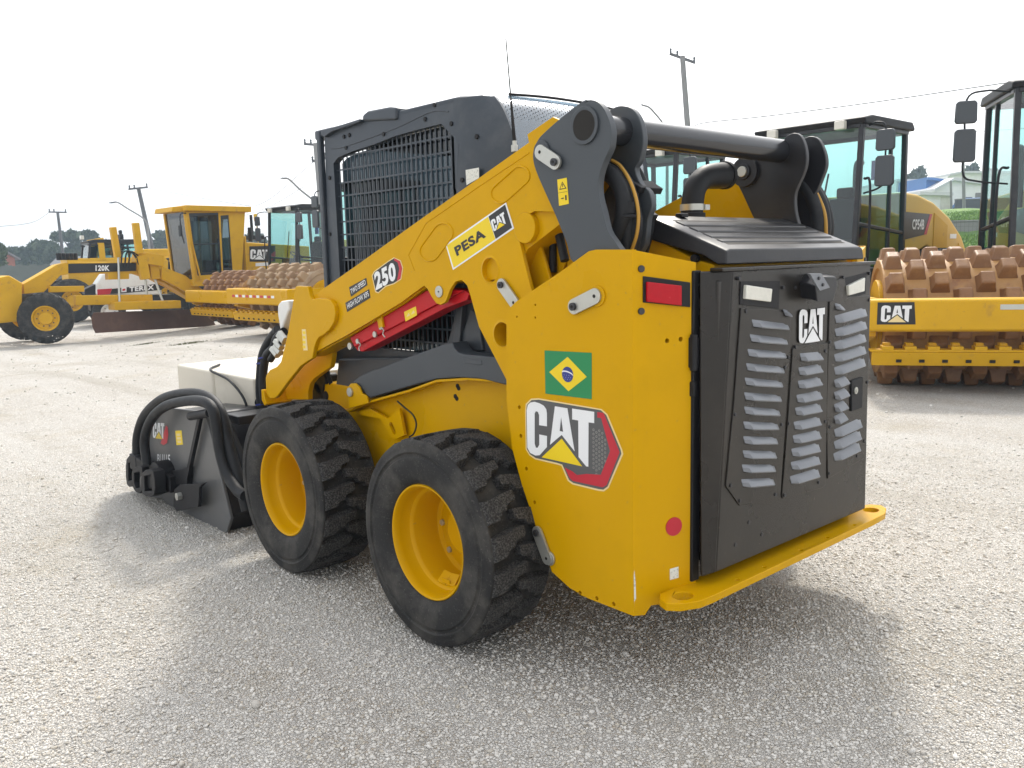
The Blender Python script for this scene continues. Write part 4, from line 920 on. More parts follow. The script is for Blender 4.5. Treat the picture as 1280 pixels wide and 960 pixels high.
# front mounted lamp pod and hoses at the arm tip
b = MB(); k = onY(.62, zm(310, 330, 5.333, [(240, 270), (262, 245), (310, 238), (318, 300), (280, 400), (262, 470), (240, 330)])); b.prY(k, .66, .56); b.build('lamp_guard', M['dwhite'], LD, bevel=.012)
for pts, r_, yy in (([(205, 440), (150, 510), (105, 600), (90, 700), (85, 850), (100, 980)], .03, .60), ([(240, 450), (190, 500), (170, 560), (120, 620), (100, 760), (110, 930)], .024, .66), ([(230, 520), (180, 590), (150, 640)], .018, .69)):
    b = MB(); b.tube([Vector((x, yy, z)) for x, z in onY(yy, zm(310, 330, 5.333, pts))], r_, 12); b.build('hydraulic_hose', M['hose'], LD)
b = MB()
for px in ((205, 540), (232, 488), (180, 590), (200, 575), (225, 500)):
    (x, z), = onY(.70, zm(310, 330, 5.333, [px])); b.cyl((x - .03, .70, z - .015), (x + .03, .70, z + .02), .020, n=6)
b.build('hose_coupling', M['steel'], LD, bevel=.003)
b = MB()
for px in ((110, 625), (95, 660), (90, 935)):
    (x, z), = onY(.66, zm(310, 330, 5.333, [px])); b.lathe([(.026, -.004), (.034, -.004), (.034, .004), (.026, .004)], (x, .66, z), (.2, 0, 1), 18, closed=True)
b.build('cable_tie', M['blue'], LD)
# clutter behind the front tyre
b = MB()
for px, r_ in (((535, 800), .05), ((520, 850), .06), ((560, 760), .03), ((575, 870), .025)):
    (x, z), = onY(.50, zm(310, 330, 5.333, [px])); b.cyl((x, .48, z), (x, .56, z), r_, n=16)
for i in range(4): b.tube([(1.38 + .03 * i, .53, .80), (1.40 + .02 * i, .55, .95), (1.36 + .03 * i, .53, 1.15), (1.30, .50, 1.25)], .012, 8)
b.build('valve_block', M['plastic'], LD, bevel=.004)
# ================================================================ pickup broom on the coupler
BR = thing('pickup_broom', 'black pickup broom attachment with white water tank and looping hoses on the loader front', 'broom attachment', (2.4, 0, 0))
def bld(mb, name, m, parent=None, **k):        # broom pieces are measured in the world frame, kept relative to the broom's own origin
    mb.v = [(x - 2.4, y, z) for x, y, z in mb.v]; return mb.build(name, m, parent or BR, **k)
zb = lambda pts: zm(150, 440, 3.84, pts)
M['broom'] = mat('broom_black', (.10, .102, .105), .34, var=.1, vscale=3, bump=.03, bscale=40, dirt=(.14, .135, .125), dscale=3, dlo=.5, dhi=.9)
BY = .93
endp = onY(BY, zb([(172, 292), (200, 280), (255, 270), (400, 286), (420, 330), (530, 800), (506, 884), (430, 862), (300, 800), (240, 760), (205, 705), (130, 695), (85, 640), (62, 560), (54, 480), (64, 390), (84, 312), (120, 292)]))
hopper = bld(MB().prY(endp, BY, BY - .02), 'hopper_side', M['broom'], bevel=.006)
bld(MB().prY([(-1, 0)] and endp, -BY, -BY + .02), 'hopper_side', M['broom'], bevel=.006)
cx, cz = sum(p[0] for p in endp) / len(endp), sum(p[1] for p in endp) / len(endp)
body = [(cx + (x - cx) * .975, cz + (z - cz) * .965) for x, z in endp]
bld(MB().prY(body, BY - .02, -BY + .02), 'hopper', M['black'], bevel=.015)
# skirt and bristles under the front
b = MB(); b.box((2.95, 0, .07), (.02, 1.75, .13)); bld(b, 'skirt', M['hose'])
# mounting plate towards the machine
b = MB(); b.box((1.88, 0, .36), (.06, 1.30, .55)); b.box((1.93, 0, .63), (.16, 1.7, .05)); bld(b, 'mount_plate', M['black'], bevel=.008)
b = MB(); 
for dy in (0, .0): b.add([Vector((1.84, .60, .36)), Vector((1.84, .44, .36)), Vector((1.84, .44, .52)), Vector((1.84, .60, .52))], [(0, 1, 2, 3)])
bld(b, 'data_plate', M['label'])
# hoses
for pts, r_, y0, y1 in (([(100, 600), (84, 480), (88, 390), (120, 305), (190, 235), (275, 205), (370, 202), (440, 232), (488, 300), (515, 420), (548, 540), (585, 660), (610, 760)], .031, .98, .93),
                        ([(130, 540), (118, 420), (150, 325), (210, 265), (300, 238), (390, 236), (440, 268), (462, 350), (478, 470), (510, 580), (560, 660), (600, 690)], .029, 1.02, .98),
                        ([(440, 250), (500, 330), (560, 470), (600, 600), (620, 720)], .03, .90, .88)):
    n = len(pts); P = []
    for i, p in enumerate(zb(pts)):
        yy = y0 + (y1 - y0) * i / (n - 1); (x, z), = onY(yy, [p]); P.append((x, yy, z))
    bld(MB().tube(P, r_, 12), 'hydraulic_hose', M['hose'])
# hinge rod and strut on the side
p = [Vector((x, 1.0, z)) for x, z in onY(1.0, zb([(338, 308), (430, 292)]))]; bld(MB().cyl(p[0], p[1], .024, n=14), 'hinge_rod', M['plastic'], bevel=.002)
p = [Vector((x, .955, z)) for x, z in onY(.955, zb([(388, 305), (322, 615)]))]; bld(MB().bar(p[0], p[1], .03, .022, (0, 1, 0)), 'strut', M['plastic'], bevel=.002)
# motor and bracket on the side
k = onY(.95, zb([(225, 595)]))[0]; bld(MB().cyl((k[0], .90, k[1]), (k[0], 1.02, k[1]), .10, n=24).cyl((k[0], 1.0, k[1]), (k[0], 1.06, k[1]), .06, n=20), 'broom_motor', M['plastic'], bevel=.006)
q = onY(1.0, zb([(258, 660), (285, 638), (405, 628), (380, 650), (375, 745), (270, 765), (255, 740)]))
br = bld(MB().prY(q, 1.0, .98), 'side_bracket', M['plastic'], bevel=.004)
k = onY(1.0, zb([(294, 690), (262, 655)])); bld(MB().cyl((k[0][0], 1.0, k[0][1]), (k[0][0], 1.03, k[0][1]), .024, n=6), 'bracket_bolt', M['steel'], br, bevel=.002)
bld(MB().prY(onY(.96, zb([(250, 570), (330, 552), (325, 640), (252, 632)])), .965, .93), 'side_block', M['plastic'], bevel=.006)
# rounded bracket frames at the front corner
for o_, y in (([(28, 510), (75, 502), (70, 636), (30, 640)], 1.02), ([(58, 560), (108, 552), (104, 674), (72, 672), (56, 630)], 1.05), ([(102, 578), (160, 570), (166, 690), (104, 684)], 1.08)):
    P = onY(y, zb(o_)); mx_, mz_ = sum(a for a, _ in P) / len(P), sum(c for _, c in P) / len(P)
    bld(MB().prY(smooth_closed([(mx_ + (a - mx_) * .92, mz_ + (c - mz_) * .94) for a, c in P], 3), y, y - .07, [[(mx_ + (a - mx_) * .55, mz_ + (c - mz_) * .66) for a, c in P]]), 'corner_bracket', M['plastic'], bevel=.006)
k = onY(1.0, zb([(60, 520), (240, 640)])); bld(MB().bar((k[0][0], .99, k[0][1]), (k[1][0], .97, k[1][1]), .06, .10, (0, 0, 1)), 'bracket_arm', M['plastic'], bevel=.006)
k = onY(1.03, zb([(138, 625)]))[0]; bld(MB().cyl((k[0], .95, k[1]), (k[0], 1.07, k[1]), .045, n=18), 'caster_pin', M['bolt'], bevel=.004)
# marks
b = MB(); sb = lambda pts, o, m: sheet(b, p3(BY, zb(pts)), NY, o, m)
sb([(182, 420), (226, 340), (234, 352), (238, 395), (232, 440), (210, 454), (192, 446)], .0012, 0); sb([(196, 438), (222, 352), (229, 360), (233, 395), (227, 436), (210, 447)], .0016, 1)
k = p3(BY, zb([(160, 412), (214, 418), (160, 336)])); letters(b, k[0], k[1], k[2], NY, .002, 2, 3); bld(b, 'maker_decal', [M['dgrey'], M['dred'], M['white'], M['dyellow']], hopper)
b = MB(); sb([(266, 378), (296, 376), (303, 444), (272, 447)], .0012, 0)
for i in range(3): sb([(272 + i * 2, 392 + i * 17), (290 + i * 2, 391 + i * 17), (292 + i * 2, 402 + i * 17), (274 + i * 2, 403 + i * 17)], .0018, 1)
bld(b, 'warning_decal', [M['dyellow'], M['dcream']], hopper)
b = MB(); k = p3(BY, zb([(180, 533), (241, 537), (180, 490)])); text(b, 'BU115', k[0], k[1], k[2], NY, .0012, .012); bld(b, 'model_decal', M['white'], hopper)
# water tank with strap, cap and line
c0 = [(3.40, .42), (2.52, .42), (2.52, -.75), (3.40, -.75)]
tz0, tz1 = .575, .81
b = MB(); b.prZ([(3.30, .60), (2.74, .60), (2.72, .575), (2.69, .60), (2.16, .60), (2.16, -.55), (3.30, -.55)], tz0, tz1); tank = bld(b, 'water_tank', M['tank'], bevel=.075, seg=5)
bld(MB().box((2.55, -.10, tz1 + .025), (.20, .20, .06)).box((2.55, -.10, tz1 + .06), (.24, .22, .035)), 'tank_cap', M['plastic'], tank, bevel=.01)
bld(MB().tube([(2.95, .45, .82), (2.75, .60, .815), (2.45, .62, .78), (2.25, .63, .70), (2.20, .62, .60)], .008, 8), 'water_line', M['hose'], tank)
bld(MB().tube([(2.10, .50, .84), (2.08, .55, .74), (2.14, .60, .67), (2.10, .55, .56)], .010, 8).box((2.12, .56, .64), (.06, .08, .10)), 'water_pump', M['plastic'], tank, bevel=.004)
# ================================================================ machines parked round the yard
def yaw_of(hl, hd): v = RH * hl + FH * hd; return math.atan2(v.y, v.x)
def local(px, py, O, ang, yl):       # a sight line met with the plane y = yl of a machine standing at O
    ex = Vector((math.cos(ang), math.sin(ang), 0)); ey = Vector((-ex.y, ex.x, 0))
    q = onp(px, py, O + ey * yl, ey) - O; return (q.dot(ex), q.z)
# ---- single drum rollers
def pad_drum(R0, R1, wd, nrow, nper, seed=0):
    b = MB(); b.lathe([(R0 - .10, -wd / 2 + .03), (R0 - .10, -wd / 2), (R0, -wd / 2), (R0, wd / 2), (R0 - .10, wd / 2), (R0 - .10, wd / 2 - .03)], (0, 0, 0), (0, 1, 0), 64)
    for k in range(nrow):
        y = -wd / 2 + wd * (k + .5) / nrow
        for i in range(nper):
            t = 2 * math.pi * (i + .5 * (k % 2) + seed) / nper
            er = Vector((math.cos(t), 0, math.sin(t))); et = Vector((-math.sin(t), 0, math.cos(t))); ey = Vector((0, 1, 0))
            def q(r, a, c): return [er * r + et * (s1 * a) + ey * (y + s2 * c) for s1, s2 in ((-1, -1), (1, -1), (1, 1), (-1, 1))]
            s = wd / nrow
            b.ring([q(R0 - .015, s * .50, s * .46), q(R0 + (R1 - R0) * .14, s * .43, s * .40), q(R0 + (R1 - R0) * .35, s * .39, s * .36), q(R1 - .014, s * .35, s * .31), q(R1, s * .29, s * .26)], m=1)
    return b
def cab_parts(t, x0, x1, hw, z0, z1, post=.07, m='black', slope=.12):
    """glazed cab: posts, panes, roof; front at x1"""
    b = MB()
    for s in (1, -1):
        b.bar((x1, s * hw, z0), (x1 - slope, s * hw, z1), post, post, (1, 0, 0)); b.bar((x0, s * hw, z0), (x0 + .04, s * hw, z1), post, post, (1, 0, 0))
        b.bar((x1 - .02, s * hw, z0 + .62), (x0, s * hw, z0 + .50), .05, .05); b.bar((x1, s * hw, z0), (x0, s * hw, z0), .07, .07)
        b.bar(((x0 + x1) / 2 - .25, s * hw, z0), ((x0 + x1) / 2 - .25, s * hw, z1), .05, .05, (1, 0, 0)); b.bar((x1 - slope, s * hw, z1 - .03), (x0, s * hw, z1 - .03), .08, .08)
    b.bar((x1, hw, z0), (x1, -hw, z0), .07, .07); b.bar((x0, hw, z0), (x0, -hw, z0), .07, .07); b.bar((x1 - slope, hw, z1 - .04), (x1 - slope, -hw, z1 - .04), .10, .06); b.bar((x0, hw, z1 - .03), (x0, -hw, z1 - .03), .08, .08)
    fr = b.build('cab_frame', M[m], t, bevel=.012)
    b = MB(); i = hw - .004
    b.add([(x1, i, z0), (x1, -i, z0), (x1 - slope, -i, z1), (x1 - slope, i, z1)], [(0, 1, 2, 3)]); b.add([(x0, i, z0), (x0, -i, z0), (x0 + .04, -i, z1), (x0 + .04, i, z1)], [(0, 1, 2, 3)])
    for s in (1, -1): b.add([(x1, s * i, z0), (x0, s * i, z0), (x0 + .04, s * i, z1), (x1 - slope, s * i, z1)], [(0, 1, 2, 3)])
    b.build('cab_glass', M['glass'], fr)
    b = MB(); b.prY([(x1 + .06 - slope, z1 - .02), (x1 + .10 - slope, z1 + .05), (x1 - .25, z1 + .10), (x0 - .02, z1 + .10), (x0 - .10, z1 + .02), (x0 - .08, z1 - .02)], hw + .08, -hw - .08); b.build('cab_roof', M['plastic'], t, bevel=.03, seg=3)
    b = MB(); b.box(((x0 + x1) / 2 - .22, 0, z0 + .35), (.5, .5, .16)); b.box(((x0 + x1) / 2 - .46, 0, z0 + .72), (.13, .46, .62)); b.box(((x0 + x1) / 2 - .46, 0, z0 + 1.10), (.10, .26, .16)); b.build('seat', M['plastic'], t, bevel=.04, seg=3)
    b = MB(); b.bar((x1 - .30, 0, z0), (x1 - .45, 0, z0 + .62), .10, .10, (1, 0, 0)); b.lathe([(.17, -.012), (.195, -.012), (.195, .012), (.17, .012)], (x1 - .47, 0, z0 + .66), (-.5, 0, .86), 24, closed=True); b.box((x1 - .47, 0, z0 + .66), (.05, .36, .02)); b.box((x1 - .25, 0, z0 + .30), (.22, .5, .55)); b.build('steering_column', M['plastic'], t, bevel=.008)
    return fr
def mirror_arm(t, x, s, hw, z0, z1, out=.34, fwd=.16):
    b = MB(); b.tube([(x - .1, s * hw, z1), (x + fwd * .6, s * (hw + out * .6), z1 + .0), (x + fwd, s * (hw + out), z1 - .10), (x + fwd, s * (hw + out), z1 - .6), (x + fwd, s * (hw + out), z0 + .08), (x + fwd * .7, s * (hw + out * .7), z0), (x, s * hw, z0 - .04)], .012, 8); o = b.build('mirror_arm', M['plastic'], t)
    for zc_, h_ in ((z1 - .24, .26), (z1 - .62, .38)):
        b = MB(); P = [(-.12, -h_ / 2 + .03), (-.10, -h_ / 2), (.10, -h_ / 2), (.12, -h_ / 2 + .03), (.115, h_ / 2 - .03), (.09, h_ / 2), (-.09, h_ / 2), (-.115, h_ / 2 - .03)]
        b.prX([(s * (hw + out) + a, zc_ + c) for a, c in P], x + fwd + .03, x + fwd - .03); b.build('mirror', M['grey'], o, bevel=.015, seg=3)
def tyre_wheel(name, t, pos, ro, ri, wd, m_rim='yellow_old', lugs=18, steer=0, nuts=8):
    """agricultural style tyre on a dished rim; pos is the hub"""
    b = MB(); h = wd / 2
    b.lathe([(ri, h * .75), (ri + .04, h * .95), ((ro + ri) / 2, h), (ro - .06, h * .92), (ro - .02, h * .7), (ro - .015, 0), (ro - .02, -h * .7), (ro - .06, -h * .92), ((ro + ri) / 2, -h), (ri + .04, -h * .95), (ri, -h * .75)], (0, 0, 0), (0, 1, 0), 56, closed=True)
    for k in range(lugs):
        for s in (0, 1):
            a0 = 2 * math.pi * (k + .5 * s) / lugs; sg = 1 if s else -1; rings = []
            for d, da, r in ((.0, .0, ro), (.45, .12, ro), (.95, .20, ro - .01), (1.0, .20, ro - .06)):
                y = sg * h * d; w_ = .5 * math.pi / lugs
                rings.append([(rr * math.cos(a0 + da + e), y, rr * math.sin(a0 + da + e)) for e, rr in ((-w_, ro - .05 if d < 1 else ro - .10), (-w_ * .8, r), (w_ * .8, r), (w_, ro - .05 if d < 1 else ro - .10))])
            b.ring(rings)
    rim = MB(); rim.lathe([(ri + .015, h * .80), (ri, h * .84), (ri - .02, h * .78), (ri - .035, h * .4), (ri - .05, h * .28), (ri * .55, h * .22), (ri * .5, h * .40), (.001, h * .42)], (0, 0, 0), (0, 1, 0), 40, caps=False)
    rim.lathe([(ri + .015, -h * .80), (ri - .02, -h * .78), (ri - .035, -h * .2), (.001, -h * .1)], (0, 0, 0), (0, 1, 0), 40, caps=False)
    for k in range(nuts):
        a = 2 * math.pi * k / nuts; rim.cyl((ri * .66 * math.cos(a), h * .2, ri * .66 * math.sin(a)), (ri * .66 * math.cos(a), h * .36, ri * .66 * math.sin(a)), ri * .06, n=6, m=1)
    r = rim.build(name, [M[m_rim], M['bolt']], t); r.location = pos; r.rotation_euler = (0, 0, steer)
    b.build('tyre', M['rubber'], r, ang=45); return r
def roller(label, loc, ang, drum_m, cab_dx=-1.25, cab_dy=0.0, logo=None, tape=False, text_=None, bar='yellow_old', group='padfoot rollers parked round the yard', pads=(10, 12), hood=True, seed=0.0, mirrors=(1, -1), hood_dy=0.0, roof=3.12, mout=.34):
    t = thing('padfoot_roller', label, 'roller', loc, ang, group)
    wd = 2.13
    d = pad_drum(.62, .745, wd, pads[0], pads[1], seed).build('drum', [M[drum_m], M['pad' if drum_m == 'rust' else 'pad_pale']], t, bevel=.026, seg=3, ang=45); d.location = (0, 0, .745)
    b = MB(); b.cyl((0, wd / 2 - .06, .745), (0, wd / 2 + .02, .745), .40, n=32); b.cyl((0, -wd / 2 + .06, .745), (0, -wd / 2 - .02, .745), .40, n=32); b.build('drum_end', M[bar], t, bevel=.01)
    b = MB(); X = .98
    b.prY([(X, .66), (X + .03, .68), (X + .03, .965), (X, .985), (X - .16, .985), (X - .16, .66)], 1.27, -1.27); fb = b.build('front_bar', M[bar], t, bevel=.015)
    for s in (1, -1):
        b = MB(); b.prY([(X - .16, .60), (X - .16, .99), (.40, .98), (-.40, .98), (-1.05, .98), (-1.05, .55), (-.4, .50), (.4, .50)], s * 1.27, s * 1.17, [circ(0, .745, .17, 20)]); b.build('side_frame', M[bar], t, bevel=.012)
        b = MB()
        for zz, xx in ((.72, .70), (.72, .56), (.90, .70), (.90, .56)): b.cyl((xx, s * 1.265, zz), (xx, s * 1.29, zz), .022, n=8)
        b.build('frame_bolt', M['bolt'], t)
    b = MB(); b.box((-1.02, 0, .78), (.14, 2.5, .34)); b.build('rear_bar', M[bar], t, bevel=.012)
    b = MB(); b.box((.88, 0, .385), (.06, 2.42, .14), Matrix.Rotation(R(14), 3, 'Y')); b.box((.84, 0, .462), (.16, 2.46, .022)); sb_ = b.build('scraper_bar', M[bar], t, bevel=.006)
    b = MB()
    for k in range(pads[0] + 1):
        y = -wd / 2 + wd * k / pads[0]; b.box((.84, y, .49), (.16, .11, .035)); b.box((.80, y, .51), (.10, .07, .05))
    b.build('scraper_tooth', M[bar], sb_, bevel=.004)
    b = MB()
    for k in range(pads[0]): b.box((.915, -wd / 2 + wd * (k + .5) / pads[0], .36), (.012, .05, .028), Matrix.Rotation(R(14), 3, 'Y'))
    b.build('bar_slot', M['hole'], sb_)
    if tape:
        b = MB()
        for k in range(12): b.box((X + .032, -.95 + .15 * k, .83), (.004, .11, .05), m=k % 2)
        b.build('reflective_tape', [M['dred'], M['white']], fb)
    if logo:
        y0, y1 = logo; b = MB(); n = (1, 0, 0); xx = X + .031
        o = lambda y, z: Vector((xx, y, z))
        sheet(b, [o(y0, .735), o(y1 + .006, .735), o(y1 - .012, .955), o(y0, .955)], n, .001, 0)
        pd = (y1 - y0) * .1; letters(b, o(y0 + pd, .76), o(y1 - pd, .76), o(y0 + pd, .925), n, .002, 1, 2)
        b.build('maker_plate', [M['dblack'], M['white'], M['dcream']], fb)
        b = MB(); b.box((xx, 0.02, .90), (.003, .22, .05)); b.build('serial_plate', M['steel'], fb)
    # rear half
    rx = cab_dx
    def off(mb): mb.v = [(x, y + cab_dy, z) for x, y, z in mb.v]; return mb
    rear = bpy.data.objects.new('tractor_unit', None); col.objects.link(rear); rear.parent = t; rear.location = (rx, cab_dy, 0)
    MB().box((-.72, 0, 1.02), (1.5, 1.45, .34)).box((-.6, 0, .72), (1.2, .9, .4)).build('cab_base', M['grey'], rear, bevel=.02)
    fr = cab_parts(rear, -1.42, 0, .74, 1.20, roof)
    for s in mirrors: mirror_arm(rear, -.10, s, .80, 2.25, roof - .04, mout)
    b = MB()
    for s in (1, -1): b.tube([(-.10, s * .82, 1.3), (-.02, s * .92, 1.4), (-.02, s * .92, 2.3), (-.10, s * .80, 2.4)], .016, 8)
    b.build('grab_rail', M['plastic'], rear)
    for y in (.5, -.5):
        MB().box((-.0, y, 3.10), (.08, .14, .11)).build('work_lamp', M['lens'], rear, bevel=.01)
    MB().bar((-.03, .12, 1.3), (-.10, .30, 2.5), .02, .015, (1, 0, 0)).build('wiper', M['plastic'], rear)
    MB().box((-.75, .66, 2.55), (.02, .16, .26)).build('paper_notice', M['blue'], rear)
    MB().bar((-.45, 0, .75), (-rx + -1.0 - .0 if 0 else .6, -cab_dy, .75), .5, .3).build('articulation', M['black'], rear, bevel=.02)
    def hoff(mb): mb.v = [(x, yy + hood_dy, z) for x, yy, z in mb.v]; return mb
    if hood:
        hp = [(-1.44, 1.0), (-1.44, 2.28), (-1.95, 2.26), (-2.5, 2.16), (-3.1, 1.95), (-3.6, 1.66), (-3.9, 1.34), (-3.98, .95), (-2.95, .90), (-2.85, 1.15), (-2.6, 1.42), (-2.3, 1.50), (-2.0, 1.42), (-1.75, 1.15), (-1.65, .95)]
        ho = hoff(MB().prY(hp, .72, -.72)).build('engine_hood', M['yellow_pale'], rear, bevel=.05, seg=4)
        for s in (1, -1):
            b = MB(); b.prY([(-2.50, 1.50), (-2.50, 2.0), (-3.0, 1.82), (-3.0, 1.26)], s * .722, s * .73); b.prY([(-3.45, 1.05), (-3.45, 1.55), (-3.78, 1.28), (-3.82, 1.05)], s * .722, s * .73); hoff(b).build('hood_grille', M['yellow_old'], ho)
            b = MB(); b.prY([(-1.46, 1.60), (-1.46, 2.0), (-2.38, 1.98), (-2.20, 1.68)], s * .722, s * .728); b.prY([(-2.34, 1.98), (-2.42, 1.98), (-2.25, 1.68), (-2.16, 1.68)], s * .722, s * .731, m=2)
            if text_: text(b, text_, (-1.75 if s > 0 else -2.15, s * .731, 1.75), (-2.15 if s > 0 else -1.75, s * .731, 1.75), (-1.75 if s > 0 else -2.15, s * .731, 1.90), (0, s, 0), .001, .03, 1)
            hoff(b).build('model_decal', [M['dblack'], M['white'], M['dred']], ho)
            hoff(MB().prY([(-3.12, 1.62), (-3.12, 1.69), (-3.36, 1.69), (-3.36, 1.62)], s * .722, s * .727)).build('reflector', M['white'], ho)
        b = MB(); b.box((-2.4, 0, .85), (2.2, .9, .5)); hoff(b).build('rear_chassis', M['black'], rear, bevel=.02)
        for s in (1, -1): tyre_wheel('wheel', rear, (-2.3, s * .86 + hood_dy, .74), .74, .36, .50)
        MB().tube([(-1.9, -.2, 2.0), (-1.9, -.2, 2.7), (-2.0, -.2, 2.8)], .06, 12).build('exhaust_stack', M['plastic'], rear)
    for c in [o for o in bpy.data.objects if o.parent == rear]:
        c.parent = t; c.location = c.location + rear.location
    bpy.data.objects.remove(rear)
    return t
yw = lambda deg: (-math.sin(R(deg)), -math.cos(R(deg)))
def place(lat, dep, deg): return W(lat, dep, gz(lat, dep)), yaw_of(*yw(deg))
lo, an = place(5.06, 9.33, 15)
roller('padfoot roller with rust orange drum and white lettered front bar, nearest on the right', lo, an, 'rust', -1.30, 1.33, logo=(-1.19, -.84), mirrors=(-1,), seed=.2, hood_dy=.6, roof=3.32, mout=.52)
lo, an = place(3.125, 11.31, 48)
roller('padfoot roller with black glazed cab and pale yellow humped engine hood, behind the louvred door', lo, an, 'rust', text_='CP54B', mirrors=(1,))
lo, an = place(1.2, 13.9, 48)
roller('padfoot roller seen only through the gap under the loader cross tube', lo, an, 'rust', mirrors=(1,))
lo, an = place(-4.42, 18.36, 46)
roller('padfoot roller with clay dusted drum and red and white tape, left of the loader cab', lo, an, 'rust_pale', tape=True, bar='yellow')
lo, an = place(-7.18, 23.4, 46)
roller('padfoot roller with reddish drum and plain front bar, beside the grader blade', lo, an, 'rust', bar='yellow', seed=.3)
# ================================================================ motor grader
GA = yaw_of(*yw(46)); GO = W(-11.75, 22.0, -.42)
_e = Vector((math.cos(GA), math.sin(GA), 0)); _l = Vector((-_e.y, _e.x, 0))
GR = GO - _l * 1.02                                   # centre line under the front axle
GT = thing('motor_grader', 'yellow motor grader with black frame band, tall cab and rusty mouldboard, on the left', 'grader', GR, GA)
def gl(yl, pts): return [local(a, b, GR, GA, yl) for a, b in pts]
YO = 'yellow_old'
k = gl(1.02, [(60, 398)])[0]
WRr = .65
tyre_wheel('wheel', GT, (k[0], .86, k[1]), WRr, .31, .36, YO, lugs=20, steer=R(-20), nuts=10)
tyre_wheel('wheel', GT, (k[0] + .0, -.98, k[1]), WRr, .31, .36, YO, lugs=20, steer=R(-20), nuts=10)
zg = lambda pts: zm(0, 230, 4.3636, pts)
# front scarifier plate, goose neck, main beam
b = MB().prY(gl(.35, zg([(0, 510), (50, 498), (122, 540), (122, 640), (98, 750), (0, 760), (-60, 740), (-60, 520)])), .35, -.35); b.build('front_block', M[YO], GT, bevel=.03)
b = MB().prY(gl(.20, zg([(128, 545), (310, 440), (362, 428), (372, 440), (372, 492), (330, 500), (240, 590), (130, 600)])), .20, -.20); b.build('goose_neck', M[YO], GT, bevel=.02)
beam = MB().prY(gl(.20, zg([(368, 425), (745, 425), (900, 470), (1060, 560), (1060, 640), (900, 540), (745, 490), (368, 490)])), .20, -.20).build('main_beam', M[YO], GT, bevel=.02)
b = MB(); P = gl(.21, zg([(373, 435), (742, 430), (742, 474), (373, 487)])); b.prY(P, .205, .212)
q = [Vector((x, .214, z)) for x, z in gl(.214, zg([(521, 474), (598, 474), (521, 443)]))]; text(b, '120K', q[0], q[1], q[2], (0, 1, 0), .001, .04, 1)
b.build('beam_band', [M['dblack'], M['white']], beam)
b = MB(); b.prY(gl(.26, zg([(590, 485), (705, 482), (705, 518), (592, 522)])), .26, .0); b.build('beam_box', M[YO], GT, bevel=.01)
b = MB(); c = gl(0, zg([(335, 405)]))[0]
for i in range(5): b.cyl((c[0] + .1 - .12 * i, .15 - .07 * i, c[1] - .05), (c[0] + .1 - .12 * i, .15 - .07 * i, c[1] + .13), .07, n=12)
b.build('hydraulic_fitting', M['plastic'], GT, bevel=.01)
# front axle, drawbar, circle
b = MB(); b.bar((k[0], .8, k[1]), (k[0], -.9, k[1]), .25, .22); b.build('front_axle', M[YO], GT, bevel=.02)
b = MB(); p = gl(.5, zg([(280, 575), (470, 572), (410, 635), (760, 615), (830, 628), (600, 665), (960, 655)]))
V = lambda i, y: (p[i][0], y, p[i][1])
b.bar(V(0, .3), V(1, .3), .16, .16); b.bar(V(2, .45), V(4, .45), .2, .26); b.bar(V(5, .6), V(6, .6), .5, .22); b.build('drawbar', M[YO], GT, bevel=.02)
cc = gl(0, zg([(800, 650)]))[0]; b = MB(); b.lathe([(.55, -.08), (.75, -.08), (.75, .06), (.55, .06)], (cc[0], 0, cc[1] - .02), (0, 0, 1), 40, closed=True); b.build('circle', M[YO], GT, bevel=.01)
# mouldboard, angled under the beam
b0 = onp(118, 405, W(0, 21.5), FH) ; e0 = local(118, 404, GR, GA, 1.15); e1 = local(268, 397, GR, GA, -.6)
rings = []
for x, z, y in ((e0[0], e0[1], 1.15), (e1[0], e1[1], -.6)):
    z = -.0 if False else z
    rings.append([Vector((x, y, z - .26)), Vector((x + .06, y, z - .1)), Vector((x + .07, y, z + .15)), Vector((x + .0, y, z + .28)), Vector((x - .03, y, z + .27)), Vector((x + .04, y, z + .15)), Vector((x + .03, y, z - .1)), Vector((x - .03, y, z - .26))])
MB().ring(rings).build('mouldboard', M['blade'], GT, bevel=.004, ang=60)
# lift cylinders and saddle
b = MB(); p = gl(.55, zg([(640, 232), (668, 400), (738, 212), (760, 380), (775, 390), (800, 520), (850, 395), (865, 520), (745, 395), (900, 420)]))
V = lambda i, y: (p[i][0], y, p[i][1])
b.bar(V(0, .2), V(1, .2), .16, .16, (1, 0, 0)); b.bar(V(2, .55), V(3, .55), .17, .17, (1, 0, 0)); b.bar(V(4, .45), V(5, .45), .20, .25, (1, 0, 0)); b.bar(V(6, .3), V(7, .3), .20, .26, (1, 0, 0)); b.bar(V(8, .35), V(9, .35), .3, .32); b.build('lift_cylinder', M[YO], GT, bevel=.02)
b = MB(); b.cyl(V(5, .45), (p[5][0], .5, cc[1]), .035, n=12); b.cyl(V(7, .3), (p[7][0] - .1, .5, cc[1]), .035, n=12); b.cyl(V(1, .25), (p[1][0] + .2, .6, cc[1] + .1), .03, n=12); b.build('cylinder_rod', M['steel'], GT)
b = MB(); 
for i in range(3): b.tube([(p[1][0] - .1 * i, .35, p[1][1] - .3), (p[1][0] - .1 - .1 * i, .4, p[1][1] + .15), (p[4][0] + .1, .5, p[4][1] - .1 * i), (p[5][0], .5, p[5][1])], .022, 8)
b.build('hydraulic_hose', M['hose'], GT)
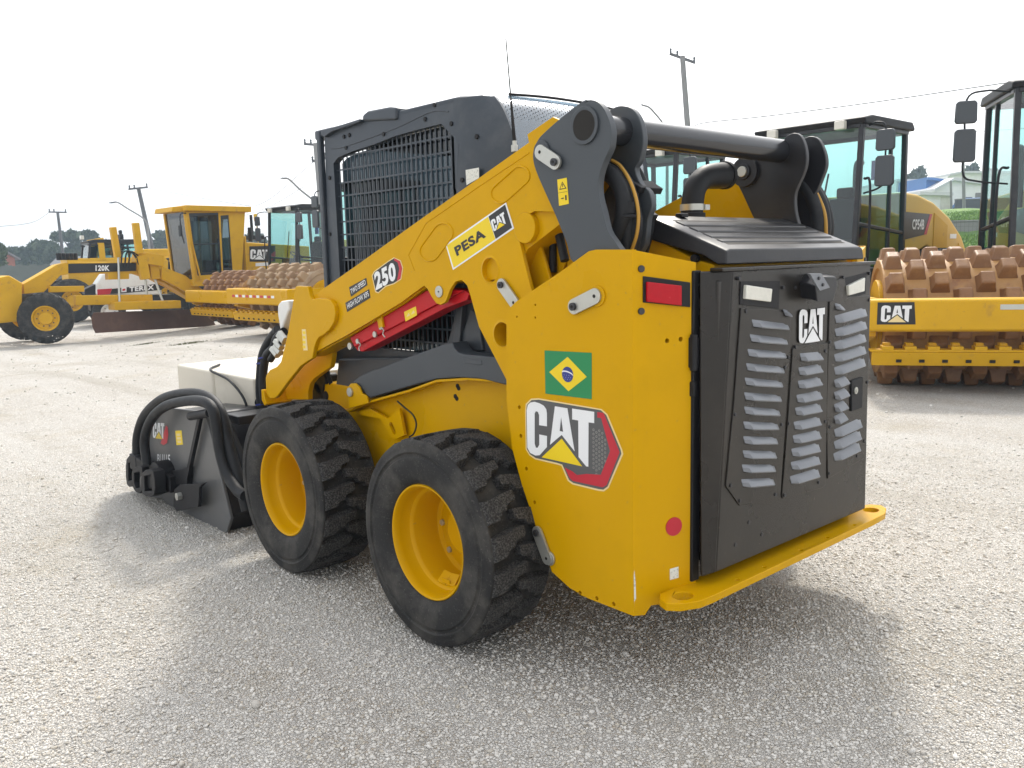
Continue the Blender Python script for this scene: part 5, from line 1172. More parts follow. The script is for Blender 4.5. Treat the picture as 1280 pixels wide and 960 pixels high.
# cab
zk = lambda pts: zm(190, 230, 4.8, pts)
CYg = .72
P = lambda pts, y=CYg: gl(y, zk(pts))
b = MB(); out = P([(95, 190), (212, 165), (555, 158), (540, 560), (255, 590)])
dh = P([(222, 175), (398, 172), (420, 540), (275, 550)]); rh = P([(412, 190), (460, 186), (485, 525), (428, 528)])
side = P([(200, 165), (560, 158), (540, 560), (258, 585)])
for y in (CYg, -CYg): b.prY(side, y, y - .05 * (1 if y > 0 else -1), [dh, rh])
zt_, zb_ = side[0][1], side[3][1]
fx_t, fx_b = gl(CYg, zk([(200, 165)]))[0][0], gl(CYg, zk([(258, 585)]))[0][0]
b.bar((fx_t, CYg - .03, zt_), (fx_b, CYg - .03, zb_), .09, .09, (1, 0, 0)); b.bar((fx_t, -CYg + .03, zt_), (fx_b, -CYg + .03, zb_), .09, .09, (1, 0, 0))
b.bar((fx_b, CYg, zb_), (fx_b, -CYg, zb_), .12, .12)
rx_ = side[1][0]; b.box((rx_ + .05, 0, (zt_ + zb_) / 2 - .3), (.06, 1.4, 1.2)); b.box(((fx_b + rx_) / 2, 0, zb_ - .06), (abs(fx_b - rx_) + .1, 1.5, .16))
gc = b.build('cab', M[YO], GT, bevel=.015)
rf = gl(CYg, zk([(58, 160), (170, 136), (563, 134), (556, 160), (205, 165), (66, 186)]))
zr0 = gl(CYg, zk([(300, 164)]))[0][1]; zr1 = gl(CYg, zk([(300, 135)]))[0][1]
b = MB(); xa = fx_t + .35; xb = rx_ - .12; b.hexa([(xa, .60, zr0 - .02), (xa, -.60, zr0 - .02), (xb, -.85, zr0), (xb, .85, zr0)], [(xa - .05, .62, zr0 + .12), (xa - .05, -.62, zr0 + .12), (xb, -.87, zr1 + .02), (xb, .87, zr1 + .02)]); b.hexa([(xa - .3, .86, zr0), (xa - .3, -.86, zr0), (xb, -.86, zr0), (xb, .86, zr0)], [(xa - .3, .88, zr1 + .02), (xa - .3, -.88, zr1 + .02), (xb, -.88, zr1 + .02), (xb, .88, zr1 + .02)]); b.build('cab_roof', M[YO], gc, bevel=.015)
def shrink(P, f=.93): cx, cz = sum(a for a, _ in P) / len(P), sum(c for _, c in P) / len(P); return [(cx + (a - cx) * f, cz + (c - cz) * f) for a, c in P]
b = MB()
for y in (CYg - .01, -CYg + .05): b.prY(dh, y, y - .04, [shrink(dh)]); b.prY(rh, y, y - .04, [shrink(rh, .86)])
m_ = [((dh[0][0] + dh[3][0]) / 2, (dh[0][1] + dh[3][1]) / 2), ((dh[1][0] + dh[2][0]) / 2, (dh[1][1] + dh[2][1]) / 2)]
b.bar((m_[0][0], CYg - .03, m_[0][1]), (m_[1][0], CYg - .03, m_[1][1]), .05, .04); b.build('door_frame', M['dblack'], gc, bevel=.008)
b = MB()
for y in (CYg - .03, -CYg + .03): b.add([(x, y, z) for x, z in dh], [(0, 1, 2, 3)]); b.add([(x, y, z) for x, z in rh], [(0, 1, 2, 3)])
b.add([(fx_t, CYg - .05, zt_), (fx_t, -CYg + .05, zt_), (fx_b, -CYg + .05, zb_), (fx_b, CYg - .05, zb_)], [(0, 1, 2, 3)]); b.build('cab_glass', M['glass_dark'], gc)
xm = (fx_b + rx_) / 2; b = MB(); b.box((xm - .2, 0, zb_ + .45), (.5, .5, .3)); b.box((xm - .42, 0, zb_ + .9), (.14, .48, .7)); b.bar((fx_b - .25, 0, zb_), (fx_b - .45, 0, zb_ + .9), .3, .12, (1, 0, 0)); b.build('seat', M['plastic'], GT, bevel=.03)
b = MB(); b.tube([(fx_t, .75, zt_ - .05), (fx_t + .25, .95, zt_ - .1), (fx_t + .28, .98, zt_ - .5), (fx_t + .2, .95, zt_ - .9)], .018, 8); b.box((fx_t + .3, .98, zt_ - .55), (.05, .14, .3)); b.build('mirror', M['plastic'], GT, bevel=.01)
b = MB(); b.bar((fx_t - .1, .78, zt_ - .9), (fx_b - .15, .78, zb_ + .05), .04, .04, (1, 0, 0)); b.bar((fx_t + .02, .80, zt_ - .15), (fx_b + .02, .80, zb_), .05, .05, (1, 0, 0)); b.build('grab_rail', M[YO], GT)
# sloping side arm from the saddle to the cab, engine hood behind
b = MB(); p = gl(.45, zg([(880, 450), (1010, 500), (1180, 640), (1150, 670), (960, 560), (880, 520)])); b.prY(p, .50, .40).prY(p, -.40, -.50); b.build('hitch_arm', M[YO], GT, bevel=.02)
hd = gl(.65, zk([(540, 352), (740, 352), (740, 560), (540, 560)])); hx1 = hd[1][0] - 1.2
hz1, hz0 = hd[0][1], hd[2][1]
ho = MB().prY([(rx_ + .1, hz1 + .02), (hx1, hz1 - .12), (hx1, hz0 - .3), (rx_ + .1, hz0 - .3)], .62, -.62).build('engine_hood', M[YO], GT, bevel=.03)
b = MB(); dq = gl(.625, zk([(584, 374), (740, 370), (740, 466), (586, 466)])); b.prY(dq, .622, .626)
q = gl(.63, zk([(590, 452), (692, 452), (590, 392)])); q = [Vector((x, .628, z)) for x, z in q]; letters(b, q[0], q[1], q[2], (0, 1, 0), .001, 1, 1)
r_ = gl(.63, zk([(700, 462), (716, 420), (742, 400), (742, 430), (720, 462)])); b.prY(r_, .627, .629, m=2)
r_ = gl(.63, zk([(622, 474), (700, 470), (700, 490), (622, 494)])); b.prY(r_, .622, .626, m=1); b.build('maker_decal', [M['dblack'], M['white'], M['dred']], ho)
b = MB(); c = gl(.3, zk([(592, 345), (650, 330)])); b.cyl((c[0][0], .3, c[0][1]), (c[0][0], .3, c[0][1] + .42), .065, n=14); b.cyl((c[1][0], -.2, c[1][1]), (c[1][0], -.2, c[1][1] + .75), .045, n=12); b.box((c[1][0] + .05, 0, c[1][1] + .05), (.4, .6, .12)); b.build('exhaust_stack', M['plastic'], GT, bevel=.008)
b = MB(); c = gl(.3, zk([(620, 200)]))[0]; b.box((c[0], .3, c[1]), (.03, .16, .20)); b.cyl((c[0] - .05, .28, c[1] - .75), (c[0] - .02, .3, c[1]), .012); b.build('beacon_sign', M['dyellow'], GT)
for x in (hx1 + .3, hx1 - 1.2):
    for s in (1, -1): tyre_wheel('wheel', GT, (x, s * .9, .65), .65, .31, .36, YO, lugs=18, nuts=10)
b = MB(); b.box((hx1 - .3, 0, .8), (3.2, .9, .5)); b.build('rear_frame', M['black'], GT, bevel=.02)

# ================================================================ white machine behind the grader
WA = yaw_of(*yw(60)); WO = W(-12.6, 29.5, -.44)
WT = thing('white_backhoe', 'white engine hood of a construction machine with red stripe, seen under the grader beam', 'backhoe', WO, WA)
wl_ = lambda y, pts: [local(a, b_, WO, WA, y) for a, b_ in zg(pts)]
h0 = wl_(.6, [(522, 605), (522, 545), (560, 490), (640, 478), (870, 478), (885, 605)])
wh = MB().prY(h0, .6, -.6).build('engine_hood', M['dwhite'], WT, bevel=.06, seg=3)
b = MB(); b.prY(wl_(.61, [(530, 575), (612, 570), (600, 602), (532, 606)]), .603, .61, m=0); b.prY(wl_(.61, [(612, 572), (880, 542), (880, 578), (600, 602)]), .603, .61, m=1)
b.prY(wl_(.615, [(662, 566), (690, 563), (690, 588), (662, 591)]), .612, .618, m=2); b.prY(wl_(.62, [(668, 572), (684, 570), (684, 581), (668, 584)]), .62, .622, m=0)
q = [Vector((x, .614, z)) for x, z in wl_(.614, [(706, 588), (840, 575), (706, 562)])]; text(b, 'TEREX', q[0], q[1], q[2], (0, 1, 0), .002, .04, 2)
b.build('side_stripe', [M['dred'], M['dblack'], M['white']], wh)
p = wl_(0, [(480, 600), (1000, 590)]); 
b = MB(); b.box(((p[0][0] + p[1][0]) / 2, 0, .75), (abs(p[0][0] - p[1][0]), 1.0, .45)); b.build('chassis', M['black'], WT, bevel=.02)
p = wl_(.55, [(462, 575), (525, 545), (525, 605), (462, 605)]); MB().prY(p, .55, -.55).build('nose_guard', M['plastic'], WT, bevel=.03)
cx_ = wl_(0, [(960, 480)])[0][0]
cab_parts(WT, cx_ - 1.3, cx_ + .2, .70, 1.0, 2.15, m='black')
for x, r_ in ((h0[1][0] - .3, .5), (cx_ - .9, .70)):
    for s in (1, -1): tyre_wheel('wheel', WT, (x, s * .85, r_), r_, r_ * .5, .36, 'dwhite', lugs=16)
# ================================================================ yellow cab machine further back
LA = yaw_of(*yw(55)); LO = W(-13.6, 34, -.44)
LT = thing('wheel_loader', 'yellow wheel loader far behind the grader, its dark glazed cab above the black band', 'wheel loader', LO, LA)
kk = lambda y, pts: [local(a, b_, LO, LA, y) for a, b_ in zg(pts)]
c0, c1 = kk(.75, [(470, 300)])[0], kk(.75, [(745, 300)])[0]; zb2 = kk(.75, [(560, 425)])[0][1]
fr = cab_parts(LT, c1[0], c0[0], .75, zb2, c0[1] - .12, m='black')
b = MB(); q = kk(.78, [(512, 300), (565, 292), (578, 425), (545, 425), (535, 330)]); b.prY(q, .80, .66); b.prY(q, -.66, -.80); b.build('front_post', M[YO], LT, bevel=.02)
MB().box((c0[0] + .1, .5, c0[1] + .06), (.12, .2, .14)).build('work_lamp', M['lens'], LT, bevel=.01)
b = MB(); b.box(((c0[0] + c1[0]) / 2 - .4, 0, (zb2 + .7) / 2 + .1), (abs(c0[0] - c1[0]) + 2.2, 1.6, zb2 - .6)); b.box((c1[0] - 1.0, 0, zb2 + .1), (1.6, 1.3, .7)); b.build('engine_hood', M[YO], LT, bevel=.05)
for x in (c0[0] + .7, c1[0] - .9):
    for s in (1, -1): tyre_wheel('wheel', LT, (x, s * 1.0, .78), .78, .36, .5, YO, lugs=16)
# ================================================================ poles, lamps, wires
def pole(px_top, px_bot, dep, r0, r1, label, arms, mat_='concrete', lamp=None, brace=False):
    k = dep / FPX
    def at(px, py): d = ray(px, py); return CP + d * (dep / (d.x * FH.x + d.y * FH.y))
    tp = at(*px_top); bt = at(*px_bot); d = (bt - tp); bt = tp + d * ((tp.z - gz(-15, 50) + .3) / -d.z)
    t = thing('utility_pole', label, 'utility pole', bt, 0, 'utility poles along the street')
    loc = lambda p: p - bt
    b = MB().cyl(loc(bt), loc(tp), r0, r1, n=12); b.build('pole_shaft', M[mat_], t, ang=60)
    for a0, a1 in arms:
        p, q = loc(at(*a0)), loc(at(*a1)); MB().bar(p, q, .10, .12).build('crossarm', M['darkwood'], t)
        for f in (.04, .30, .96):
            c = p.lerp(q, f); MB().lathe([(.02, 0), (.07, .04), (.04, .10), (.07, .15), (.04, .21), (.01, .24)], c + Vector((0, 0, .05)), (0, 0, 1), 10).build('insulator', M['grey'], t)
    return t, at, bt
pole((72, 265), (80, 330), 75, .15, .11, 'thin utility pole with one crossarm rising before the left trees', [((61, 265), (83, 265.5))], 'darkwood')
pole((173, 235), (190, 312), 62, .19, .13, 'leaning dark utility pole with crossarm behind the grader saddle', [((161, 236.5), (184.5, 234))], 'darkwood')
pole((394.5, 179), (402, 262), 48, .20, .14, 'grey concrete utility pole with two crossarms beside the loader cab', [((380, 180), (409, 182)), ((390, 202), (408, 197))])
pole((853, 70), (860, 165), 45, .19, .13, 'tall concrete utility pole with tilted crossarm above the cross tube', [((837, 67), (869, 78.5))])
def lamp(pts, dep, label, px_base):
    def at(px, py): d = ray(px, py); return CP + d * (dep / (d.x * FH.x + d.y * FH.y))
    P = [at(*p) for p in pts]; base = at(*px_base); g0 = Vector((P[-1].x, P[-1].y, -.3))
    t = thing('street_lamp', label, 'street lamp', g0, 0, 'street lamps along the street')
    MB().tube([p - g0 for p in P], .05, 8).build('lamp_arm', M['concrete'], t)
    MB().cyl((0, 0, 0), P[-1] - g0, .10, .07, n=12).build('lamp_post', M['concrete'], t)
    h = P[0] - g0; d = (P[1] - P[0]).normalized(); side = d.cross(Vector((0, 0, 1))).normalized()
    w_ = 6.5 * dep / FPX
    b = MB(); b.ring([[h + d * a + side * w_ * .16 * s1 * f + Vector((0, 0, w_ * .10 * s2 * f)) for s1, s2 in ((-1, -1), (1, -1), (1, 1), (-1, 1))] for a, f in ((-w_ * .5, .4), (-w_ * .2, 1), (w_ * .5, 1), (w_ * .8, .5))]); b.build('lamp_head', M['grey'], t, bevel=.03)
    MB().cyl(h + Vector((0, 0, w_ * .08)), h + Vector((0, 0, w_ * .25)), w_ * .06, n=10).build('photocell', M['grey'], t)
lamp([(139, 253.5), (147, 253), (160, 261), (178, 272), (184, 280)], 60, 'street lamp on a curved arm beside the leaning pole', (186, 330))
lamp([(353, 223), (361, 224), (375, 237), (390, 249), (399, 258)], 46, 'street lamp on a curved arm left of the loader cab', (400, 330))
lamp([(803, 131.5), (811, 134), (818, 141), (827, 152), (834, 165)], 46, 'street lamp peeping over the loader cross tube', (836, 320))
def wire(name, pts, dep, r, label):
    def at(px, py, dd): d = ray(px, py); return CP + d * (dd / (d.x * FH.x + d.y * FH.y))
    P = [at(x, y, dep if not isinstance(dep, tuple) else dep[0] + (dep[1] - dep[0]) * i / (len(pts) - 1)) for i, (x, y) in enumerate(pts)]
    o = MB().tube(P, r, 6).build(name, M['cable']); tag(o, label, 'cable', 'overhead cables')
wire('overhead_cable', [(866, 158), (884, 153), (960, 145), (1080, 129.5), (1200, 112), (1300, 97), (1500, 66)], (45, 30), .022, 'thick overhead cable sloping up to the right of the sky')
wire('overhead_cable', [(-60, 285), (0, 283), (40, 278), (61, 266)], (70, 75), .018, 'thin cable running off left from the leftmost pole')
wire('overhead_cable', [(83, 266), (130, 253.5), (162, 236)], (75, 62), .012, 'thin cable between the two left poles')
wire('overhead_cable', [(184, 235), (290, 254), (330, 253), (391, 203)], (62, 48), .014, 'thin cable sagging over the grader cab to the concrete pole')
wire('overhead_cable', [(382, 232), (340, 257), (310, 268), (270, 282)], (48, 75), .014, 'faint cable slanting down left from the concrete pole')
wire('overhead_cable', [(1215, 165), (1290, 160)], 60, .015, 'faint cable between the mirrors and cab at right')

# ================================================================ far left: fence, house, trees
b = MB(); n = 0
A_, B_ = W(-48, 58, -.44), W(-20, 66, -.44)
fe = thing('board_fence', 'long grey green board fence behind the grader at far left', 'fence', A_)
dv = (B_ - A_); L_ = dv.length; dv /= L_
M['fence'] = mat('fence_boards', (.10, .115, .105), .9, var=.35, vscale=1.2)
b = MB(); k = int(L_ / .22)
for i in range(k):
    p = dv * (i * .22); h_ = 2.25 + .05 * math.sin(i * 1.7); b.bar(p, p + Vector((0, 0, h_)), .222, .03, dv.cross(Vector((0, 0, 1))))
b.build('board_panel', M['fence'], fe)
b = MB(); b.bar(dv.cross(Vector((0, 0, 1))) * -.05 + Vector((0, 0, .5)), dv * L_ + dv.cross(Vector((0, 0, 1))) * -.05 + Vector((0, 0, .5)), .05, .1); b.build('fence_rail', M['fence'], fe)
for i in range(0, int(L_), 3): MB().bar(dv * i - dv.cross(Vector((0, 0, 1))) * .08, dv * i - dv.cross(Vector((0, 0, 1))) * .08 + Vector((0, 0, 2.3)), .12, .12).build('fence_post', M['fence'], fe)
M['render'] = mat('house_render', (.62, .60, .56), .85, var=.08, dirt=(.4, .37, .33), dscale=.8, dlo=.5, dhi=.8)
M['tile'] = mat('roof_tile', (.16, .16, .17), .85, var=.2, vscale=2)
M['tile_red'] = mat('roof_tile_red', (.24, .09, .06), .85, var=.2, vscale=2)
M['sheetmetal'] = mat('roof_sheet', (.55, .56, .58), .6, var=.08)
M['bluetarp'] = mat('blue_sheet', (.05, .16, .42), .6, var=.12, vscale=2)
M['window'] = mat('dark_window', (.03, .035, .04), .2, var=.1)
def house(name, label, O, ang, wx, wy, zw, zr, wallm, roofm, wins=(), ridge_x=True, over=.35):
    t = thing(name, label, 'house', O, ang)
    MB().box((0, 0, zw / 2), (wx, wy, zw)).build('wall', M[wallm], t)
    h = wy / 2 + over; x = wx / 2 + over
    g = MB(); g.prX([(-wy / 2, zw), (wy / 2, zw), (0, zw + (zr - zw) * (wy / 2) / h)], -wx / 2 + .01, wx / 2 - .01); g.build('gable', M[wallm], t)
    b = MB(); zo = zw - (zr - zw) * over / (wy / 2)
    for s in (1, -1): b.hexa([(-x, s * h, zo), (x, s * h, zo), (x, 0, zr), (-x, 0, zr)], [(-x, s * h, zo + .14), (x, s * h, zo + .14), (x, 0, zr + .14), (-x, 0, zr + .14)])
    b.build('roof', M[roofm], t)
    for (side, u, z, w_, h_) in wins:
        f = MB()
        if side in 'ns':
            y = wy / 2 * (1 if side == 'n' else -1); f.box((u, y, z), (w_, .12, h_)); p = MB().box((u, y * 1.0 + (.07 if side == 'n' else -.07), z), (w_ - .2, .04, h_ - .2))
        else:
            xx = wx / 2 * (1 if side == 'e' else -1); f.box((xx, u, z), (.12, w_, h_)); p = MB().box((xx + (.07 if side == 'e' else -.07), u, z), (.04, w_ - .2, h_ - .2))
        fo = f.build('window', M['dwhite'], t); p.build('pane', M['window'], fo)
    return t
fa = yaw_of(0, -1)
house('house', 'small house with dark tiled gable and pinkish trim behind the fence at far left', W(-50, 78, -.44), fa + R(60), 9, 7, 3.0, 5.0, 'tile_red', 'tile', [('n', 0, 1.8, 1.4, 1.2), ('e', 0, 1.8, 1.4, 1.2)])
house('house', 'low red roofed house glimpsed between grader saddle and cab', W(-31, 95, -.5), fa, 12, 7, 2.6, 4.6, 'render', 'tile_red', [('e', 0, 1.7, 1.2, 1.0)])
house('house', 'white low house in front of the left trees, over the grader neck', W(-47, 98, -.5), fa + R(90), 6, 4, 2.3, 3.2, 'render', 'tile', [('s', 0, 1.7, 1.4, 1.0), ('n', 0, 1.7, 1.4, 1.0)])

def leafmat(name, c, c2):
    m = bpy.data.materials.new(name); m.use_nodes = True; t = m.node_tree; b = t.nodes['Principled BSDF']; b.inputs['Roughness'].default_value = .7; b.inputs['Specular IOR Level'].default_value = .2
    ge = t.nodes.new('ShaderNodeNewGeometry'); mx_ = t.nodes.new('ShaderNodeMix'); mx_.data_type = 'RGBA'; mx_.inputs[6].default_value = (*c, 1); mx_.inputs[7].default_value = (*c2, 1)
    t.links.new(ge.outputs['Random Per Island'], mx_.inputs[0]); t.links.new(mx_.outputs[2], b.inputs['Base Color']); return m
M['leaf'] = leafmat('leaves_dark', (.035, .055, .03), (.075, .10, .05)); M['leaf2'] = leafmat('leaves_olive', (.05, .075, .03), (.10, .13, .055))
M['bark'] = mat('bark', (.10, .075, .055), .9, var=.3, vscale=2)
def tree(label, O, lobes, trunk_h, n=2600, leaf=.30, m='leaf', seed=1, cat='tree'):
    """lobes: (dx, dy, dz, rx, rz) foliage clumps; leaf-sized faces fill their volumes unevenly"""
    rng = random.Random(seed); t = thing('tree', label, cat, O, 0, 'trees beyond the yard')
    b = MB(); b.tube([(0, 0, 0), (.1, .05, trunk_h * .5), (0, .1, trunk_h)], lambda f: .30 - .14 * f, 9)
    for lx, ly, lz, rx, rz in lobes: b.tube([(0, .05, trunk_h * .75), (lx * .5, ly * .5, (trunk_h + lz) / 2), (lx, ly, lz)], lambda f: .14 - .10 * f, 6, 3)
    b.build('trunk', M['bark'], t, ang=60)
    b = MB(); tot = sum(l[3] ** 2 * l[4] for l in lobes)
    for lx, ly, lz, rx, rz in lobes:
        k = int(n * rx * rx * rz / tot); cl = [(rng.gauss(0, .55), rng.gauss(0, .55), rng.gauss(0, .5)) for _ in range(14)]
        for _ in range(k):
            c = rng.choice(cl); x, y, z = (c[i] + rng.gauss(0, .24) for i in range(3)); q = (x * x + y * y + z * z) ** .5
            if q > 1: x, y, z = x / q * rng.uniform(.75, 1.05), y / q * rng.uniform(.75, 1.05), z / q * rng.uniform(.75, 1.0)
            p = Vector((lx + x * rx, ly + y * rx, lz + z * rz)); s = leaf * rng.uniform(.6, 1.3)
            u = Vector((rng.gauss(0, 1), rng.gauss(0, 1), rng.gauss(0, .6))).normalized(); v = u.orthogonal().normalized(); v.rotate(Matrix.Rotation(rng.uniform(0, 6.3), 3, u)); w_ = u.cross(v)
            b.add([p - v * s, p + w_ * s * .55, p + v * s, p - w_ * s * .55], [(0, 1, 2, 3)])
    b.build('crown', M[m], t); return t
def treeat(px, pyb, pyt, wpx, dep, label, seed, m='leaf', shape='round', n=2600, z0=-.5):
    """a tree whose crown fills wpx by (pyb - pyt) photo pixels at this depth"""
    d = ray(px, pyb); o = CP + d * (dep / (d.x * FH.x + d.y * FH.y)); kx = dep / FPX
    ztop = o.z + (pyb - pyt) * kx; O = Vector((o.x, o.y, z0)); W_ = wpx * kx / 2; rng = random.Random(seed * 7 + 1); lobes = []
    H = ztop - z0
    for i in range(7 if shape == 'round' else 9):
        a = rng.uniform(0, 6.28); r_ = rng.uniform(.1, .62) * W_; zz = rng.uniform(.50, .86) * H if shape == 'round' else rng.choice((.55, .72, .88)) * H
        rx = W_ * (rng.uniform(.34, .5) if shape == 'round' else rng.uniform(.28, .42)); rz = H * (rng.uniform(.14, .2) if shape == 'round' else .07)
        if zz + rz > H: zz = H - rz
        lobes.append((r_ * math.cos(a), r_ * math.sin(a), zz, rx, rz))
    lobes.append((0, 0, H - H * .13, W_ * .4, H * .13 if shape == 'round' else H * .07))
    return tree(label, O, lobes, H * .55, n, .0045 * dep, m, seed)
treeat(95, 330, 288, 55, 110, 'tall flat layered pine rising over the grader neck at left', 3, shape='flat', n=3400)
treeat(60, 336, 303, 60, 105, 'dark bushy tree left of the layered pine', 4, n=3600)
treeat(28, 338, 312, 50, 105, 'lower dark tree at the left end of the tree line', 5, n=3000)
treeat(125, 335, 300, 50, 112, 'hazy tree right of the layered pine, above the loader cab', 6, n=3000)
treeat(205, 330, 288, 46, 115, 'hazy tree showing left of the grader cab', 7, shape='flat', n=2600)
treeat(316, 322, 292, 40, 115, 'hazy tree showing between grader hood and roller cab', 8, n=2600)
treeat(1148, 236, 211, 34, 120, 'round dark tree beyond the white warehouses, behind the cab mirrors', 9, n=2200, z0=5)
treeat(1213, 232, 207, 44, 125, 'broad dark tree behind the white warehouse ridge at right', 10, n=2600, z0=5)
treeat(1240, 232, 212, 30, 128, 'small dark tree beside the right warehouse roof', 11, n=2000, z0=5)
treeat(-2, 338, 303, 26, 70, 'reddish dark shrub tree cut by the left edge', 12, m='leaf2', n=1800)

# ================================================================ right: grass bank, walls, warehouses
def at(px, py, dep): d = ray(px, py); return CP + d * (dep / (d.x * FH.x + d.y * FH.y))
M['grassbank'] = mat('grass_bank', (.10, .20, .025), .9, var=.35, vscale=.8, bump=.6, bscale=6, dirt=(.15, .24, .04), dscale=1.5, dlo=.45, dhi=.65)
def latof(px, dep): return (px - 640) / FPX * dep * 1.005
prof = [(30, -.05), (34, .8), (40, 1.6), (46, 2.2), (47, 2.75), (52, 3.2), (58, 3.75), (62, 4.1), (80, 4.8), (140, 7.0)]
b = MB(); vs = []; NL_ = 26
for d, z in prof:
    for i in range(NL_):
        l = latof(1010, d) + (latof(1700, d) - latof(1010, d)) * i / (NL_ - 1); edge = min(1, i / 4)
        vs.append(W(l, d, -.1 + (z + .1) * edge + .12 * math.sin(i * 1.3 + d)))
b.add(vs, [(j * NL_ + i, j * NL_ + i + 1, (j + 1) * NL_ + i + 1, (j + 1) * NL_ + i) for j in range(len(prof) - 1) for i in range(NL_ - 1)])
tag(b.build('hillside', M['grassbank'], ang=80), kind='structure')
def hz(d):
    for (d0, z0), (d1, z1) in zip(prof, prof[1:]):
        if d0 <= d <= d1: return z0 + (z1 - z0) * (d - d0) / (d1 - d0)
    return 0
b = MB(); rng = random.Random(5)
for _ in range(22000):
    d = 30.5 + 30 * rng.random() ** 1.5; l = rng.uniform(latof(1100, d), latof(1300, d)); z = hz(d)
    if 45 < d < 48: continue
    p = W(l, d, z - .05); h_ = rng.uniform(.05, .17); a = rng.uniform(0, 6.3); u = Vector((math.cos(a), math.sin(a), 0)) * .06; tip = p + Vector((rng.gauss(0, .08), rng.gauss(0, .08), h_))
    b.add([p - u, p + u, tip], [(0, 1, 2)])
M['blade_grass'] = leafmat('grass_blades', (.09, .18, .02), (.20, .33, .05))
tag(b.build('tall_grass', M['blade_grass']), 'bright green grass covering the bank below the warehouses', 'grass', kind='stuff')
M['blockwall'] = mat('concrete_wall', (.22, .215, .21), .9, var=.15, vscale=.6, dirt=(.12, .115, .11), dscale=.7, dlo=.5, dhi=.75)
M['darkwall'] = mat('dark_wall', (.075, .08, .09), .9, var=.2, vscale=.6)
def wallseg(label, p0, p1, z0, z1, m, th=.3):
    o = thing('boundary_wall', label, 'wall', p0); d = p1 - p0; d.z = 0
    MB().bar(Vector((0, 0, (z0 + z1) / 2 - p0.z)), d + Vector((0, 0, (z0 + z1) / 2 - p0.z)), th, z1 - z0).build('wall_face', M[m], o, bevel=.03)
    MB().bar(Vector((0, 0, z1 - p0.z + .04)), d + Vector((0, 0, z1 - p0.z + .04)), th + .1, .08).build('coping', M['blockwall'], o, bevel=.02)
wallseg('low grey retaining wall between the two grass strips', W(latof(1100, 46.5), 46.5, 2.1), W(latof(1420, 46.5), 46.5, 2.1), 2.0, 2.82, 'blockwall')
wallseg('dark grey wall in front of the white warehouses', W(latof(1186, 66), 66, 4.0), W(latof(1420, 66), 66, 4.0), 3.9, 5.0, 'darkwall')
# wire mesh fence along the foot of the bank
fp0, fp1 = W(latof(1105, 29), 29, -.05), W(latof(1420, 27), 27, -.05); wf = thing('wire_fence', 'thin wire mesh fence before the grass bank', 'fence', fp0); dv2 = fp1 - fp0; L2 = dv2.length; dv2 /= L2
b = MB()
for i in range(int(L2 / .12)): b.bar(dv2 * (i * .12), dv2 * (i * .12) + Vector((0, 0, 2.5)), .004, .004, dv2)
for k in range(12): b.bar(Vector((0, 0, .2 + k * .2)), dv2 * L2 + Vector((0, 0, .2 + k * .2)), .004, .004)
b.build('wire_mesh', M['cable'], wf)
for i in range(0, int(L2), 3): MB().cyl(dv2 * i, dv2 * i + Vector((0, 0, 2.6)), .035, n=8).build('fence_post', M['concrete'], wf)
M['whitewall'] = mat('white_wall', (.80, .80, .80), .85, var=.04, vscale=.5, dirt=(.62, .61, .60), dscale=.4, dlo=.5, dhi=.8)
def warehouse(label, px0, px1, pyb, pyl, pyr_, dep, wins=(), roofm='sheetmetal', pk=None, deepth=14, wallm='whitewall'):
    """gabled shed facing the yard: wall corners from pixels at its own depth"""
    p0, p1 = at(px0, pyb, dep), at(px1, pyb, dep); t = thing('warehouse', label, 'warehouse', p0); ex = p1 - p0; ex.z = 0; Lx = ex.length; ex /= Lx; ez = Vector((0, 0, 1)); ey = FH
    kx = dep / FPX; hl, hr = (pyb - pyl) * kx, (pyb - pyr_) * kx
    pts = [(0, -3), (Lx, -3), (Lx, hr)] + ([(pk[0] * Lx, (pyb - pk[1]) * kx)] if pk else []) + [(0, hl)]
    b = MB(); b.prism(pts, lambda a, c: ex * a + ez * c, lambda a, c: ex * a + ez * c + ey * deepth); b.build('wall', M[wallm], t)
    ridge = pts[2:]; b = MB()
    for (a0, c0_), (a1, c1_) in zip(ridge, ridge[1:]):
        q = [ex * a0 + ez * c0_ - ey * .4, ex * a1 + ez * c1_ - ey * .4, ex * a1 + ez * c1_ + ey * (deepth + .4), ex * a0 + ez * c0_ + ey * (deepth + .4)]
        b.hexa([v + ez * .003 for v in q], [v + ez * .25 for v in q])
    b.build('roof', M[roofm], t)
    for u0, u1, v0, v1, mm in wins:
        f = MB(); q = [(u0 * Lx, v0 * hl), (u1 * Lx, v0 * hl), (u1 * Lx, v1 * hl), (u0 * Lx, v1 * hl)]; f.prism(q, lambda a, c: ex * a + ez * c - ey * .06, lambda a, c: ex * a + ez * c + ey * .1); f.build('window', M[mm], t)
    return t
warehouse('long white warehouse with shallow roof, rearmost at right', 1184, 1330, 245, 221, 221, 100, [(.75, .85, .3, .6, 'window')], pk=(.1, 218.5), deepth=20)
warehouse('white gabled warehouse with dark doorway before the long one', 1165, 1232, 254, 240, 234, 82, [(.62, .74, .0, .45, 'window'), (.80, .95, .0, .80, 'blockwall')], pk=(.36, 227.5))
warehouse('blue sheeted shed left of the gabled warehouse', 1157, 1179, 247, 226, 229, 84, [], 'bluetarp', deepth=8, wallm='bluetarp')
warehouse('low white building at the left, beside the blue shed', 1120, 1156, 244, 228, 229, 90, [], deepth=10)
warehouse('weathered pale shed with brown stained wall before the blue one', 1146, 1187, 275, 245, 247, 70, [(.70, .98, .0, .9, 'render')], deepth=4)
co = at(1211, 256, 79); t = thing('parked_car', 'small blue car half hidden behind the dark wall by the white warehouse', 'car', co - Vector((0, 0, .75)), fa)
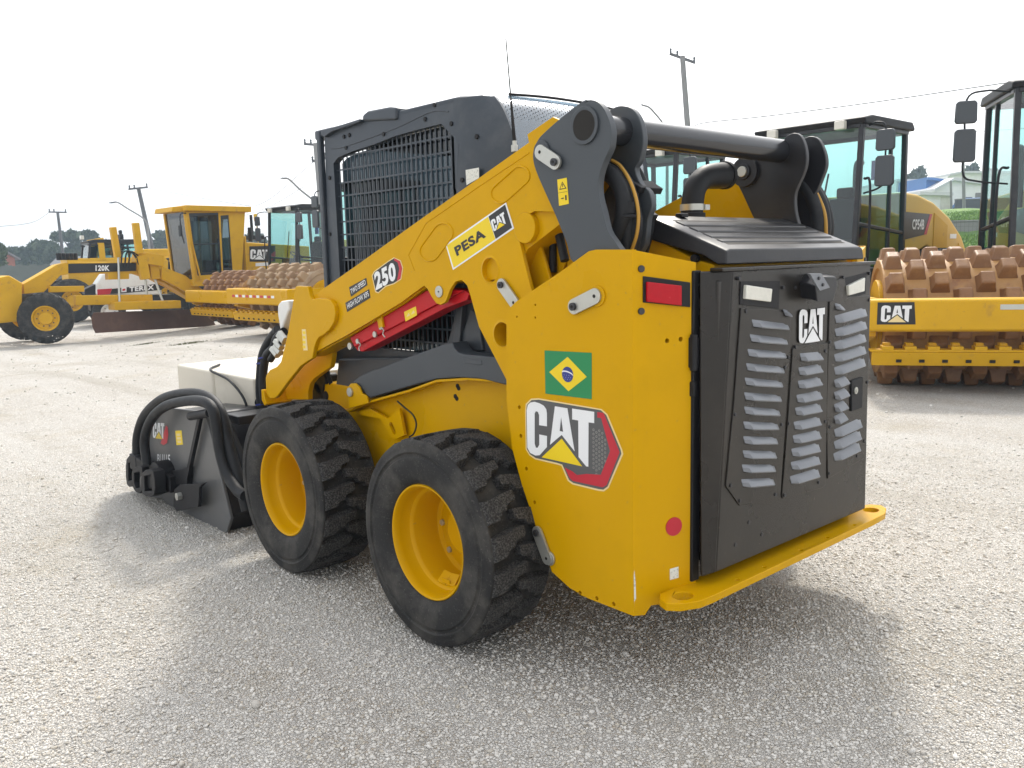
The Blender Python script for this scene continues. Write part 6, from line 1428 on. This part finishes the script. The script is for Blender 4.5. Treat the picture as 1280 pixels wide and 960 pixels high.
MB().prY([(-1.7, .35), (-1.75, .75), (-1.3, .88), (-.9, 1.28), (.7, 1.32), (1.15, .92), (1.75, .80), (1.75, .35)], .72, -.72).build('body', M['bluetarp'], t, bevel=.08, seg=3)
MB().prY([(-1.2, .90), (-.88, 1.22), (.66, 1.26), (1.02, .92)], .735, -.735).build('side_glass', M['window'], t)
for x in (-1.1, 1.1):
    for y in (.68, -.68): MB().cyl((x, y - .08, .3), (x, y + .08, .3), .3, n=18).build('wheel', M['rubber'], t, bevel=.03)
pole((1203.8, 201), (1205, 254), 64, .14, .10, 'thin bare pole standing before the white warehouse', [], 'concrete')
pole((1188.5, 226), (1189, 254), 66, .10, .08, 'short thin pole at the corner of the gabled warehouse', [], 'concrete')

# weedy patches between the parked machines
M['weeds'] = leafmat('weeds', (.06, .075, .03), (.13, .13, .06))
for px, py, wpx, dep, lab in ((182, 423, 32, 17.0, 'small dark weed patch on pale gravel before the grader blade'), (236, 432, 40, 15.6, 'thin weed streak on pale gravel, nearer than the first patch')):
    b = MB(); c = onp(px, py, (0, 0, -.15), (0, 0, 1)); kx = dep / FPX; rng = random.Random(px)
    for _ in range(420):
        p = c + RH * (rng.gauss(0, .3) * wpx * kx) + FH * rng.gauss(0, .12); p.z = gz((p - CP).dot(RH), (p - CP).dot(FH)) - .005
        a = rng.uniform(0, 6.3); u = Vector((math.cos(a), math.sin(a), 0)) * .008; b.add([p - u, p + u, p + Vector((rng.gauss(0, .02), rng.gauss(0, .02), rng.uniform(.015, .05)))], [(0, 1, 2)])
    tag(b.build('weed_patch', M['weeds']), lab, 'weeds', kind='stuff')

# ================================================================ the air over the yard
hz_b = MB(); hz_b.box((0, 0, 0), (1, 1, 1)); hb = hz_b.build('haze', M['glass']); hb.data.materials.clear()
hm = bpy.data.materials.new('haze'); hm.use_nodes = True; hn = hm.node_tree; hn.nodes.clear(); ho_ = hn.nodes.new('ShaderNodeOutputMaterial'); pv = hn.nodes.new('ShaderNodeVolumePrincipled')
pv.inputs['Color'].default_value = (.66, .83, 1, 1); pv.inputs['Density'].default_value = .0013; pv.inputs['Anisotropy'].default_value = .2; hn.links.new(pv.outputs[0], ho_.inputs['Volume']); hb.data.materials.append(hm)
hb.scale = (330, 330, 17.5); hb.location = (0, 0, 17.5 / 2 - 1.5); hb.rotation_euler = (0, 0, YAW); hb.location += FH * 120; tag(hb, 'pale summer haze hanging over the yard', 'haze', kind='stuff')
